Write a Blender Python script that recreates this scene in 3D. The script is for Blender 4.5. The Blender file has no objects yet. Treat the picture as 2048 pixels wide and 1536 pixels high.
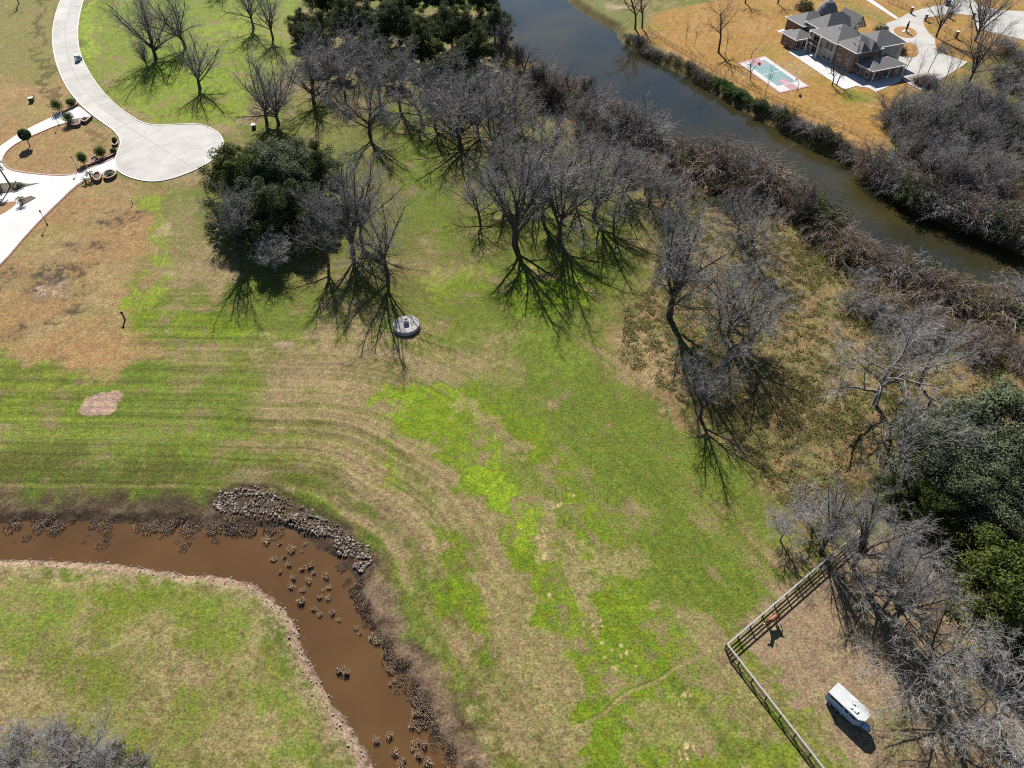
import bpy, bmesh, math, random
import numpy as np
from mathutils import Vector, Matrix
from mathutils.geometry import tessellate_polygon

# ------------------------------------------------------------------ camera, sky, sun, exposure
S = bpy.context.scene
CH = 92.0                      # drone height in metres
PITCH = math.radians(46.0)     # below the horizon
FPX = 1420.0                   # focal length in pixels of the 2048 px wide photograph
cam_d = bpy.data.cameras.new('camera'); cam = bpy.data.objects.new('camera', cam_d)
S.collection.objects.link(cam); S.camera = cam
cam.location = (0, 0, CH); cam.rotation_euler = (math.pi/2 - PITCH, 0, 0)
cam_d.sensor_fit = 'HORIZONTAL'; cam_d.sensor_width = 36.0; cam_d.lens = 36.0*FPX/2048.0
cam_d.clip_start = 0.5; cam_d.clip_end = 9000
SUN_AZ, SUN_EL = math.radians(10.8), math.radians(38.0)   # azimuth measured left of straight ahead
to_sun = Vector((-math.sin(SUN_AZ)*math.cos(SUN_EL), math.cos(SUN_AZ)*math.cos(SUN_EL), math.sin(SUN_EL)))
W = bpy.data.worlds.new('World'); S.world = W; W.use_nodes = True
nt = W.node_tree; nt.nodes.clear()
sky = nt.nodes.new('ShaderNodeTexSky'); sky.sky_type = 'NISHITA'; sky.sun_disc = False
sky.sun_elevation = SUN_EL; sky.sun_rotation = -SUN_AZ; sky.air_density = 1.0; sky.dust_density = 0.1; sky.ozone_density = 2.5
bg = nt.nodes.new('ShaderNodeBackground'); bg.inputs['Strength'].default_value = 0.05
wo = nt.nodes.new('ShaderNodeOutputWorld')
nt.links.new(sky.outputs[0], bg.inputs[0]); nt.links.new(bg.outputs[0], wo.inputs[0])
sun_d = bpy.data.lights.new('sun', 'SUN'); sun_d.energy = 5.0; sun_d.angle = math.radians(0.55); sun_d.color = (1.0, 0.955, 0.88)
sun = bpy.data.objects.new('sun', sun_d); S.collection.objects.link(sun)
sun.rotation_euler = to_sun.to_track_quat('Z', 'Y').to_euler(); sun.location = (0, 60, 150)
S.view_settings.view_transform = 'Standard'; S.view_settings.look = 'None'
S.view_settings.exposure = 1.2; S.view_settings.gamma = 1.0
S.render.engine = 'CYCLES'
S.cycles.use_denoising = False; S.cycles.filter_width = 1.1
S.cycles.max_bounces = 5; S.cycles.diffuse_bounces = 2; S.cycles.glossy_bounces = 2
S.cycles.transmission_bounces = 2; S.cycles.transparent_max_bounces = 6
S.cycles.caustics_reflective = False; S.cycles.caustics_refractive = False

R = random.Random(11)
NR = np.random.default_rng(5)
COL = S.collection
sp, cp = math.sin(PITCH), math.cos(PITCH)

def P(px, py, z=0.0):
    """photo pixel -> world point on the level z"""
    u, v = (px-1024.0)/FPX, (py-768.0)/FPX
    dz = -sp - v*cp
    t = (z-CH)/dz
    return (u*t, (cp - v*sp)*t, z)
def PP(pts, z=0.0): return [P(a, b, z) for a, b in pts]
def PX2(pts, z=0.0): return np.array([P(a, b, z)[:2] for a, b in pts], dtype=np.float64)

# ------------------------------------------------------------------ noise
_tab = np.random.default_rng(77).random((256, 256)).astype(np.float32)
def vn(x, y, s=0):
    x = np.asarray(x, np.float32)+s*17.37; y = np.asarray(y, np.float32)+s*31.11
    xi = np.floor(x).astype(np.int64); yi = np.floor(y).astype(np.int64)
    fx = x-xi; fy = y-yi
    fx = fx*fx*(3-2*fx); fy = fy*fy*(3-2*fy)
    xa, xb, ya, yb = xi & 255, (xi+1) & 255, yi & 255, (yi+1) & 255
    return (_tab[xa, ya]*(1-fx)+_tab[xb, ya]*fx)*(1-fy)+(_tab[xa, yb]*(1-fx)+_tab[xb, yb]*fx)*fy
def fbm(x, y, o=4, s=0):
    r = 0; a = 0.5; t = 0
    for k in range(o):
        r = r+a*vn(x, y, s+k*3); t += a; a *= 0.55; x = x*2.03+1.7; y = y*2.03+4.1
    return r/t
def sst(a, b, x):
    t = np.clip((x-a)/(b-a), 0, 1); return t*t*(3-2*t)

# ------------------------------------------------------------------ geometry of outlines
def seg_dist(x, y, pts, closed=True):
    """distance to a polyline and arc length of the nearest point"""
    n = len(pts); m = n if closed else n-1
    best = np.full(x.shape, 1e9, np.float32); arc = np.zeros(x.shape, np.float32); L = 0.0
    for i in range(m):
        ax, ay = pts[i]; bx, by = pts[(i+1) % n]
        dx, dy = bx-ax, by-ay; l2 = dx*dx+dy*dy
        if l2 < 1e-9: continue
        t = np.clip(((x-ax)*dx+(y-ay)*dy)/l2, 0, 1)
        d = np.hypot(x-ax-t*dx, y-ay-t*dy)
        k = d < best
        best = np.where(k, d, best); arc = np.where(k, L+t*math.sqrt(l2), arc)
        L += math.sqrt(l2)
    return best, arc
def inside(x, y, pts):
    r = np.zeros(x.shape, bool); n = len(pts)
    for i in range(n):
        ax, ay = pts[i]; bx, by = pts[(i+1) % n]
        if abs(by-ay) < 1e-12: continue
        c = ((ay > y) != (by > y)) & (x < (bx-ax)*(y-ay)/(by-ay)+ax)
        r ^= c
    return r
def smooth_poly(pts, it=2, closed=True):
    p = np.array(pts, float)
    for _ in range(it):
        q = np.roll(p, -1, 0)
        if closed:
            p = np.stack([p*.75+q*.25, p*.25+q*.75], 1).reshape(-1, 2)
        else:
            a, b = p[:-1], p[1:]
            p = np.vstack([p[:1], np.stack([a*.75+b*.25, a*.25+b*.75], 1).reshape(-1, 2), p[-1:]])
    return p

RIVER_Z, DITCH_Z = -2.0, -1.7
river_near = [(930, -170), (965, -60), (985, 10), (1010, 70), (1050, 120), (1110, 160), (1170, 195), (1225, 222), (1275, 262), (1310, 300),
              (1400, 318), (1470, 335), (1545, 362), (1610, 405), (1650, 445), (1700, 470), (1760, 505), (1835, 548), (1890, 570), (1960, 578), (2050, 600), (2300, 690)]
river_far = [(2300, 600), (2048, 515), (1960, 478), (1880, 448), (1796, 408), (1740, 372), (1690, 325), (1640, 305), (1586, 280), (1536, 249), (1480, 220), (1430, 190), (1395, 166),
             (1340, 139), (1295, 114), (1252, 96), (1236, 80), (1232, 64), (1200, 46), (1160, 24), (1134, 2), (1090, -40), (1050, -100), (1030, -170)]
RIVER = smooth_poly(PX2(river_near+river_far, RIVER_Z), 1)
ditch_far = [(-260, 1040), (0, 1046), (70, 1050), (150, 1047), (240, 1052), (330, 1050), (400, 1056), (500, 1061), (575, 1059), (600, 1076), (634, 1104), (668, 1120), (705, 1152),
             (710, 1186), (728, 1232), (763, 1292), (784, 1327), (808, 1350), (824, 1388), (847, 1426), (872, 1466), (890, 1502), (910, 1545), (960, 1640), (1010, 1720)]
ditch_near = [(860, 1720), (800, 1610), (755, 1538), (737, 1507), (717, 1467), (685, 1422), (652, 1372), (632, 1337), (612, 1297), (600, 1252), (580, 1220), (540, 1187),
              (510, 1162), (440, 1148), (362, 1143), (300, 1134), (250, 1125), (140, 1119), (75, 1117), (0, 1117), (-260, 1112)]
DITCH = smooth_poly(PX2(ditch_far+ditch_near, DITCH_Z), 1)
DITCH_FAR = smooth_poly(PX2(ditch_far, DITCH_Z), 1, False)

def terrain_fields(x, y):
    x = np.asarray(x, np.float32); y = np.asarray(y, np.float32)
    rd, _ = seg_dist(x, y, RIVER); ri = inside(x, y, RIVER); rd = np.where(ri, -rd, rd)
    dd, _ = seg_dist(x, y, DITCH); di = inside(x, y, DITCH); dd = np.where(di, -dd, dd)
    return rd, dd
def height_from(x, y, rd, dd):
    wob = (vn(x*.35, y*.35, 3)-.5)*1.0+(vn(x*1.3, y*1.3, 4)-.5)*.5
    d = rd+wob*.8
    zr = np.where(d < 0, RIVER_Z+np.maximum(d*.35, -1.5), RIVER_Z+sst(0, 3.2, d)*-RIVER_Z)
    d = dd+wob*.35
    zd = np.where(d < 0, DITCH_Z+np.maximum(d*.3, -.9), DITCH_Z+.75*sst(-.3, 2.2, d)+(-DITCH_Z-.75)*sst(.5, 13.0, d))
    z = np.minimum(np.minimum(zr, zd), 0.0)
    return z-0.03
def _segs(p):
    a = np.asarray(p, np.float64); b = np.roll(a, -1, 0); d = b-a; return a, b, d, np.maximum((d*d).sum(1), 1e-9)
_RS, _DS = _segs(RIVER), _segs(DITCH)
def _sd(x, y, S_):
    a, b, d, l2 = S_; px, py = x-a[:, 0], y-a[:, 1]
    t = np.clip((px*d[:, 0]+py*d[:, 1])/l2, 0, 1); r = np.sqrt(((px-t*d[:, 0])**2+(py-t*d[:, 1])**2).min())
    with np.errstate(divide='ignore', invalid='ignore'):
        c = ((a[:, 1] > y) != (b[:, 1] > y)) & (x < d[:, 0]*(y-a[:, 1])/d[:, 1]+a[:, 0])
    return -r if c.sum() % 2 else r
def hgt(x, y):
    rd, dd = _sd(x, y, _RS), _sd(x, y, _DS)
    if rd > 6 and dd > 15: return -0.03
    a = np.array([x], np.float32); b = np.array([y], np.float32)
    return float(height_from(a, b, np.array([rd], np.float32), np.array([dd], np.float32))[0])
def G(px, py):
    """pixel -> point on the terrain"""
    z = 0.0
    for _ in range(4):
        p = P(px, py, z); z = hgt(p[0], p[1])
    return (p[0], p[1], z)

# ------------------------------------------------------------------ materials
MATS = {}
def mat(name, col, rough=.85, var=.15, scale=3.0, bump=0.0, metal=0.0, spec=.3, col2=None, island=False, alpha=None):
    if name in MATS: return MATS[name]
    m = bpy.data.materials.new(name); m.use_nodes = True; t = m.node_tree; b = t.nodes['Principled BSDF']
    b.inputs['Roughness'].default_value = rough; b.inputs['Metallic'].default_value = metal
    b.inputs['Specular IOR Level'].default_value = spec
    tc = t.nodes.new('ShaderNodeTexCoord'); no = t.nodes.new('ShaderNodeTexNoise')
    no.inputs['Scale'].default_value = scale; no.inputs['Detail'].default_value = 5
    t.links.new(tc.outputs['Object'], no.inputs['Vector'])
    src = no.outputs['Fac']
    if island:
        ge = t.nodes.new('ShaderNodeNewGeometry'); src = ge.outputs['Random Per Island']
    rp = t.nodes.new('ShaderNodeValToRGB')
    c = np.array(col); d = np.array(col2) if col2 is not None else c*(1+var)
    a = c*(1-var) if col2 is None else c
    rp.color_ramp.elements[0].position = .25 if not island else 0.; rp.color_ramp.elements[1].position = .75 if not island else 1.
    rp.color_ramp.elements[0].color = (*a, 1); rp.color_ramp.elements[1].color = (*np.minimum(d, 1), 1)
    t.links.new(src, rp.inputs['Fac']); t.links.new(rp.outputs['Color'], b.inputs['Base Color'])
    if bump:
        bp = t.nodes.new('ShaderNodeBump'); bp.inputs['Strength'].default_value = bump; bp.inputs['Distance'].default_value = .05
        t.links.new(no.outputs['Fac'], bp.inputs['Height']); t.links.new(bp.outputs['Normal'], b.inputs['Normal'])
    MATS[name] = m; return m
def leafmat(name, c1, c2, trans=.25):
    if name in MATS: return MATS[name]
    m = bpy.data.materials.new(name); m.use_nodes = True; t = m.node_tree; b = t.nodes['Principled BSDF']
    ge = t.nodes.new('ShaderNodeNewGeometry'); rp = t.nodes.new('ShaderNodeValToRGB')
    rp.color_ramp.elements[0].color = (*c1, 1); rp.color_ramp.elements[1].color = (*c2, 1)
    tc = t.nodes.new('ShaderNodeTexCoord'); no = t.nodes.new('ShaderNodeTexNoise'); no.inputs['Scale'].default_value = .35
    t.links.new(tc.outputs['Object'], no.inputs['Vector'])
    mx = t.nodes.new('ShaderNodeMath'); mx.operation = 'MULTIPLY_ADD'; mx.inputs[1].default_value = .65; mx.use_clamp = True
    ad = t.nodes.new('ShaderNodeMath'); ad.operation = 'MULTIPLY_ADD'; ad.inputs[1].default_value = 1.6; ad.inputs[2].default_value = -.62
    t.links.new(no.outputs['Fac'], ad.inputs[0]); t.links.new(ge.outputs['Random Per Island'], mx.inputs[0]); t.links.new(ad.outputs[0], mx.inputs[2])
    t.links.new(mx.outputs[0], rp.inputs['Fac']); t.links.new(rp.outputs['Color'], b.inputs['Base Color'])
    b.inputs['Roughness'].default_value = .7; b.inputs['Specular IOR Level'].default_value = .15
    tr = t.nodes.new('ShaderNodeBsdfTranslucent'); t.links.new(rp.outputs['Color'], tr.inputs['Color'])
    ms = t.nodes.new('ShaderNodeMixShader'); ms.inputs[0].default_value = trans
    t.links.new(b.outputs[0], ms.inputs[1]); t.links.new(tr.outputs[0], ms.inputs[2])
    t.links.new(ms.outputs[0], t.nodes['Material Output'].inputs['Surface'])
    MATS[name] = m; return m

# ------------------------------------------------------------------ mesh helpers
def fast_mesh(name, V, F, mats=(), smooth=False, fm=None):
    """V (n,3), F (m,k) constant face size"""
    V = np.ascontiguousarray(V, np.float32); F = np.ascontiguousarray(F, np.int32)
    me = bpy.data.meshes.new(name); k = F.shape[1]
    me.vertices.add(len(V)); me.vertices.foreach_set('co', V.ravel())
    me.loops.add(F.size); me.loops.foreach_set('vertex_index', F.ravel())
    me.polygons.add(len(F)); me.polygons.foreach_set('loop_start', np.arange(0, F.size, k, dtype=np.int32))
    me.polygons.foreach_set('loop_total', np.full(len(F), k, np.int32))
    for m in mats: me.materials.append(m)
    if fm is not None: me.polygons.foreach_set('material_index', np.asarray(fm, np.int32))
    if smooth: me.polygons.foreach_set('use_smooth', np.ones(len(F), bool))
    me.update(calc_edges=True); me.validate()
    return me
def link(name, data, parent=None, loc=None, rotz=None):
    o = bpy.data.objects.new(name, data); COL.objects.link(o)
    if parent: o.parent = parent
    if loc is not None: o.location = loc
    if rotz is not None: o.rotation_euler = (0, 0, rotz)
    return o
def tag(o, label, cat, group=None):
    o['label'] = label; o['category'] = cat
    if group: o['group'] = group
    return o
def thing(name, label, cat, loc=(0, 0, 0), rotz=0.0, group=None):
    return tag(link(name, None, None, loc, rotz), label, cat, group)
def struct(o): o['kind'] = 'structure'; return o
def dup(root, loc, rotz, scale, label, group):
    r = root.copy(); COL.objects.link(r); r.location = loc; r.rotation_euler = (0, 0, rotz); r.scale = scale
    r['label'] = label; r['group'] = group
    for ch in root.children:
        c = ch.copy(); COL.objects.link(c); c.parent = r
    return r
class MB:
    def __init__(s): s.v = []; s.f = []; s.m = []
    def add(s, vs, fs, mi=0):
        o = len(s.v); s.v += [tuple(map(float, q)) for q in vs]; s.f += [tuple(i+o for i in f) for f in fs]; s.m += [mi]*len(fs); return s
    def box(s, c, d, rz=0.0, mi=0, taper=1.0):
        hx, hy, hz = d[0]/2, d[1]/2, d[2]/2; vs = []
        ca, sa = math.cos(rz), math.sin(rz)
        for z, k in ((-hz, 1.0), (hz, taper)):
            for x, y in ((-hx, -hy), (hx, -hy), (hx, hy), (-hx, hy)):
                x *= k; y *= k
                vs.append((c[0]+x*ca-y*sa, c[1]+x*sa+y*ca, c[2]+z))
        return s.add(vs, [(3, 2, 1, 0), (4, 5, 6, 7), (0, 1, 5, 4), (1, 2, 6, 5), (2, 3, 7, 6), (3, 0, 4, 7)], mi)
    def prism(s, poly, z0, z1, mi=0, bottom=True):
        n = len(poly)
        a = sum(poly[i][0]*poly[(i+1) % n][1]-poly[(i+1) % n][0]*poly[i][1] for i in range(n))
        if a < 0: poly = poly[::-1]
        vs = [(q[0], q[1], z0) for q in poly]+[(q[0], q[1], z1) for q in poly]
        fs = [(i, (i+1) % n, n+(i+1) % n, n+i) for i in range(n)]
        tri = tessellate_polygon([[Vector((q[0], q[1], 0)) for q in poly]])
        for t in tri:
            A, B, C = (poly[k] for k in t)
            if (B[0]-A[0])*(C[1]-A[1])-(B[1]-A[1])*(C[0]-A[0]) < 0: t = (t[0], t[2], t[1])
            fs.append(tuple(n+k for k in t))
            if bottom: fs.append((t[2], t[1], t[0]))
        return s.add(vs, fs, mi)
    def tube(s, pts, rad, n=8, mi=0, cap=True):
        if not hasattr(rad, '__len__'): rad = [rad]*len(pts)
        pts = [Vector(q) for q in pts]; vs = []; fs = []
        for i, q in enumerate(pts):
            d = (pts[min(i+1, len(pts)-1)]-pts[max(i-1, 0)]).normalized()
            a = d.cross(Vector((0, 0, 1))) if abs(d.z) < .95 else d.cross(Vector((1, 0, 0)))
            a.normalize(); b = d.cross(a)
            for k in range(n):
                t = 2*math.pi*k/n; vs.append(q+(a*math.cos(t)+b*math.sin(t))*rad[i])
        for i in range(len(pts)-1):
            for k in range(n):
                fs.append((i*n+k, i*n+(k+1) % n, (i+1)*n+(k+1) % n, (i+1)*n+k)[::-1])
        if cap: fs += [tuple(range(n)), tuple(range((len(pts)-1)*n, len(pts)*n))[::-1]]
        return s.add(vs, fs, mi)
    def lathe(s, prof, n=16, c=(0, 0, 0), mi=0):
        vs = []; fs = []
        for r, z in prof:
            for k in range(n):
                t = 2*math.pi*k/n; vs.append((c[0]+r*math.cos(t), c[1]+r*math.sin(t), c[2]+z))
        for i in range(len(prof)-1):
            for k in range(n): fs.append((i*n+k, i*n+(k+1) % n, (i+1)*n+(k+1) % n, (i+1)*n+k))
        fs += [tuple(range(n))[::-1], tuple(range((len(prof)-1)*n, len(prof)*n))]
        return s.add(vs, fs, mi)
    def mesh(s, name, mats, smooth=False):
        me = bpy.data.meshes.new(name); me.from_pydata(s.v, [], s.f)
        for m in (mats if isinstance(mats, (list, tuple)) else [mats]): me.materials.append(m)
        me.polygons.foreach_set('material_index', s.m)
        if smooth: me.polygons.foreach_set('use_smooth', [True]*len(s.f))
        me.update(); return me
    def build(s, name, mats, parent=None, loc=None, rotz=None, smooth=False):
        return link(name, s.mesh(name, mats, smooth), parent, loc, rotz)


# ------------------------------------------------------------------ ground
rows_px = np.arange(1572, -24, -3.0)
rows_y = np.array([P(1024, r)[1] for r in rows_px])
ys = np.concatenate([[-1500, -400, -120, -40, -5, 12], rows_y, [320, 345, 390, 480, 700, 1200, 3000]])
us = np.concatenate([[-14, -6, -3, -1.9, -1.4, -1.18], np.linspace(-1.06, 1.06, 720), [1.18, 1.4, 1.9, 3, 6, 14]])
hw = 1024/FPX*np.maximum(ys*cp+CH*sp, 45)
GX = (us[None, :]*hw[:, None]).astype(np.float32); GY = np.repeat(ys[:, None], len(us), 1).astype(np.float32)
gx, gy = GX.ravel(), GY.ravel()
rd, dd = terrain_fields(gx, gy)
ad, arc = seg_dist(gx, gy, DITCH_FAR, False)
gz = height_from(gx, gy, rd, dd)

def c3(*a): return np.array(a, np.float32)
LUSH, BRIGHT, OLIVE = c3(.072, .096, .012), c3(.125, .178, .010), c3(.106, .104, .026)
YELG, TAN, STRAW = c3(.135, .17, .018), c3(.178, .135, .066), c3(.26, .185, .095)
ORANGE, GOLD, SOIL = c3(.205, .125, .056), c3(.225, .125, .034), c3(.30, .205, .15)
MUD, LITTER, DIRT = c3(.034, .022, .014), c3(.115, .078, .036), c3(.185, .132, .082)
n1 = fbm(gx*.045, gy*.045, 4, 1); n2 = fbm(gx*.16, gy*.16, 4, 2); n3 = fbm(gx*.6, gy*.6, 3, 5); n4 = fbm(gx*1.7, gy*1.7, 3, 8)
warpx = gx+(n2-.5)*12+(n3-.5)*3.5; warpy = gy+(fbm(gx*.16, gy*.16, 4, 12)-.5)*12+(fbm(gx*.6, gy*.6, 3, 15)-.5)*3.5
def zone(pts, soft=3.0, warp=True):
    q = PX2(pts); X, Y = (warpx, warpy) if warp else (gx, gy)
    lo = q.min(0)-soft*2-6; hi = q.max(0)+soft*2+6
    k = (X > lo[0]) & (X < hi[0]) & (Y > lo[1]) & (Y < hi[1])
    w = np.zeros(gx.shape, np.float32)
    if k.any():
        d, _ = seg_dist(X[k], Y[k], q); i = inside(X[k], Y[k], q)
        w[k] = sst(-soft, soft, np.where(i, d, -d))
    return w
def stroke(pts, width, soft=None, warp=True):
    q = PX2(pts); X, Y = (warpx, warpy) if warp else (gx, gy); soft = soft or width*.5
    lo = q.min(0)-width-soft-6; hi = q.max(0)+width+soft+6
    k = (X > lo[0]) & (X < hi[0]) & (Y > lo[1]) & (Y < hi[1])
    w = np.zeros(gx.shape, np.float32)
    if k.any():
        d, _ = seg_dist(X[k], Y[k], q, False)
        w[k] = 1-sst(width/2-soft/2, width/2+soft/2, d)
    return w
def blob(px, py, rx, ry=None, soft=.6, warp=True):
    c = P(px, py); X, Y = (warpx, warpy) if warp else (gx, gy)
    d = np.hypot((X-c[0])/rx, (Y-c[1])/(ry or rx)); return 1-sst(1-soft, 1+soft, d)
C = np.empty((len(gx), 3), np.float32)
def mixc(w, col):
    global C
    C = C*(1-w[:, None])+np.asarray(col, np.float32)*w[:, None]
# mown meadow: streaks follow the ditch bank
streak = fbm(ad*.55, arc*.022, 3, 21)*.6+fbm(ad*1.5, arc*.05, 2, 24)*.4
fsm = sst(7, 1, ad-np.abs(dd)); streak = .5+(streak-.5)*(.25+.75*fsm)
g0 = np.clip((n1-.5)*1.5+(n2-.5)*1.5+(streak-.5)*1.6+(n3-.5)*.6+.52, 0, 1)
C[:] = TAN
mixc(sst(.12, .55, g0), OLIVE); mixc(sst(.48, .92, g0)*.85, LUSH*1.15)
NM = (n2-.5)*.9+(n3-.5)*.8+(n4-.5)*.55+(streak-.5)*.5
def green(w, col=LUSH, amt=.9, thr=.35):
    k = w*(1.12-thr)+NM*1.35*w; mixc(sst(.28, .95, k)*amt, col)
# top left: lawn beside the street
green(zone([(160, -20), (157, 70), (175, 140), (205, 182), (250, 222), (300, 248), (400, 246), (460, 262), (520, 200), (600, 130), (600, -20)], 4), YELG*.92, .95, .2)
green(zone([(215, -20), (225, 120), (300, 225), (440, 215), (560, 100), (600, -20)], 7), LUSH*1.5, .8, .35)
green(blob(400, 150, 13, 20), BRIGHT*.95, .7); green(blob(455, 60, 11, 22), YELG*1.1, .8); green(blob(420, 230, 10, 8), BRIGHT*.9, .7)
green(stroke([(185, 0), (180, 60), (192, 110)], 4), YELG*1.25, .8)
green(stroke([(197, 30), (202, 110), (225, 160)], 2), TAN*.9, .6)
# wood floor in the middle
green(zone([(560, 130), (620, 200), (560, 260), (470, 270), (430, 420), (400, 520), (430, 640), (640, 660), (860, 620), (1000, 640), (1240, 600), (1300, 520), (1270, 330), (1000, 160), (700, 100)], 8), OLIVE*.8, .8, .2)
green(zone([(790, 210), (800, 330), (830, 470), (900, 540), (930, 450), (900, 330), (850, 220)], 4), c3(.075, .10, .010), .9, .2)
green(zone([(560, 130), (640, 210), (770, 300), (700, 330), (560, 260), (540, 160)], 5), c3(.09, .105, .018), .8)
green(zone([(930, 330), (1250, 330), (1290, 560), (1100, 640), (960, 600)], 6), LUSH*.95, .75)
green(blob(1130, 575, 10, 6), BRIGHT*1.05, .95, .3); green(blob(1070, 620, 6, 6), BRIGHT*.8, .8); green(blob(930, 565, 7, 6), YELG, .7); green(blob(960, 600, 9, 6), BRIGHT*.6, .6)
mixc(blob(1098, 555, 2.6, 2.6)*.9, LITTER*1.5); mixc(blob(720, 215, 6, 5)*.6, STRAW*.8); mixc(blob(860, 540, 9, 4)*.5, STRAW*.75)
green(zone([(400, 620), (440, 560), (560, 560), (820, 640), (820, 690), (600, 670), (420, 690)], 4), LUSH*1.1, .85)
green(stroke([(280, 640), (380, 655), (470, 660)], 11), BRIGHT*.72, .85); green(stroke([(325, 690), (400, 705), (520, 720)], 8), YELG*.75, .6)
# tan meadow band and lower bright bands
green(zone([(880, 740), (1060, 640), (1220, 720), (1330, 830), (1430, 1010), (1560, 1170), (1460, 1280), (1560, 1420), (1680, 1570), (1130, 1570), (1060, 1330), (980, 1100), (900, 930), (800, 790)], 7), LUSH*1.15, .75, .22)
green(zone([(480, 690), (800, 690), (1060, 650), (1075, 720), (900, 760), (780, 770), (520, 760)], 7), TAN*.95, .7, .4)
green(zone([(600, 730), (850, 760), (1000, 1000), (1130, 1300), (1200, 1536), (1000, 1536), (880, 1280), (760, 1060), (620, 900)], 6), TAN*.9, .5, .55)
green(blob(885, 822, 8.5, 6), BRIGHT*1.0, .95, .2); green(blob(830, 795, 6, 3), BRIGHT*.9, .9, .3)
green(stroke([(960, 780), (1050, 850), (1120, 930), (1200, 1040), (1290, 1180), (1340, 1290)], 6), BRIGHT*.72, .8, .25)
green(stroke([(870, 850), (945, 900), (1000, 990), (1050, 1090), (1090, 1180), (1150, 1290), (1230, 1420), (1290, 1560)], 10), BRIGHT*.74, .85, .22)
green(stroke([(980, 930), (1010, 1000), (1060, 1060)], 6), BRIGHT*1.05, .9, .3)
green(stroke([(1110, 1060), (1200, 1200), (1290, 1330), (1370, 1480), (1420, 1570)], 7), BRIGHT*.72, .8, .28)
green(zone([(1040, 700), (1200, 760), (1330, 900), (1420, 1060), (1530, 1150), (1560, 1210), (1440, 1280), (1350, 1180), (1250, 1040), (1150, 900), (1060, 800)], 6), LUSH*1.1, .95, .05)
green(zone([(1060, 640), (1120, 640), (1200, 730), (1130, 760), (1060, 710)], 4), LUSH*1.3, .8, .3)
green(zone([(1460, 1320), (1680, 1560), (1520, 1560), (1380, 1400)], 3), YELG*.8, .8, .3)
green(stroke([(940, 812), (1000, 860), (1065, 915)], 4.2), STRAW*.75, .65, .3)
green(stroke([(1080, 1010), (1140, 1110), (1200, 1230)], 4.0), TAN*1.05, .8, .2)
green(blob(1250, 1120, 5, 4), TAN*1.05, .7); green(stroke([(1350, 1230), (1420, 1330), (1500, 1450)], 5), TAN*1.0, .7, .25); green(stroke([(870, 900), (960, 1060), (1040, 1220), (1110, 1360), (1160, 1480)], 5), TAN*1.0, .75, .2); green(stroke([(1010, 1440), (1080, 1500), (1130, 1560)], 6), TAN*1.05, .7, .3); green(blob(1330, 1440, 5, 5), TAN, .6, .3)
green(stroke([(880, 1060), (930, 1190), (990, 1300)], 4), BRIGHT*.6, .85, .35); green(blob(930, 1190, 5, 3), BRIGHT*.75, .9)
green(stroke([(770, 920), (800, 990)], 3.5), YELG*.8, .8)
for _ in range(46):      # pale straw scraps along the bright bands
    t = R.random(); q = [(1075, 1085), (1110, 1110), (1085, 1180), (1190, 1250), (1240, 1290), (1245, 1320), (1255, 1345), (1020, 1070), (1130, 1010), (1370, 1380), (1375, 1510)][R.randrange(11)]
    mixc(blob(q[0]+R.gauss(0, 16), q[1]+R.gauss(0, 14), R.uniform(.10, .26), R.uniform(.14, .42), .5, False)*.85, STRAW*1.35)
# left meadow
green(zone([(-60, 720), (180, 740), (300, 740), (520, 760), (520, 850), (420, 930), (400, 1000), (-60, 1010)], 9), LUSH*1.2, .9, .1)
green(zone([(-60, 720), (130, 735), (190, 830), (120, 870), (-60, 850)], 10), YELG*.85, .8, .25)
green(zone([(-60, 880), (400, 900), (420, 960), (300, 1030), (-60, 1020)], 5), OLIVE*.62, .75, .3)
green(stroke([(60, 990), (250, 1000), (400, 975), (480, 950)], 6), LUSH*1.0, .8)
green(stroke([(480, 940), (600, 960), (680, 1010), (740, 1070)], 4), LUSH*.9, .7)
# bottom left
green(zone([(-60, 1130), (250, 1140), (520, 1180), (600, 1300), (690, 1450), (740, 1560), (-60, 1560)], 3), TAN*1.08, .75, .18)
for q in [(40, 1180, 5), (60, 1260, 7), (130, 1330, 5), (210, 1350, 6), (300, 1180, 5), (390, 1190, 7), (430, 1270, 5), (500, 1200, 6), (380, 1360, 4), (330, 1450, 7), (550, 1330, 4), (560, 1390, 4), (600, 1480, 4), (640, 1500, 3), (450, 1400, 4), (250, 1210, 5), (120, 1215, 4)]:
    green(blob(q[0], q[1], q[2], q[2]*.8), YELG*.62 if R.random() < .5 else LUSH*1.25, .85, .35)
green(stroke([(520, 1170), (580, 1260), (610, 1360), (650, 1450), (700, 1540)], 5), LUSH*.9, .6)
# orange dormant lawn
lawn = zone([(-80, -20), (124, -20), (104, 60), (112, 130), (150, 205), (225, 262), (236, 300), (232, 345), (300, 372), (298, 420), (285, 520), (280, 600), (255, 690), (245, 760), (170, 765), (120, 725), (-80, 700)], 2.5)
mixc(lawn*.95, ORANGE); mixc(lawn*sst(.4, .75, n2)*.6, TAN*1.15); mixc(lawn*sst(.5, .8, fbm(gx*.1, gy*.1, 3, 31))*.45, c3(.16, .15, .045))
up = zone([(-80, -20), (124, -20), (104, 60), (112, 130), (125, 185), (60, 165), (-80, 150)], 3); mixc(up*.55, c3(.13, .125, .045)); green(up, YELG*.7, .5, .45)
mixc(blob(85, 190, 9, 7)*.7*(1-blob(20, 215, 6, 6)), ORANGE*1.1)
green(stroke([(305, 395), (310, 460), (325, 540), (300, 620)], 5), YELG*.95, .95, .25); mixc(zone([(340, 380), (400, 400), (420, 540), (350, 560), (330, 450)], 4)*.6, TAN*.9)
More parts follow.
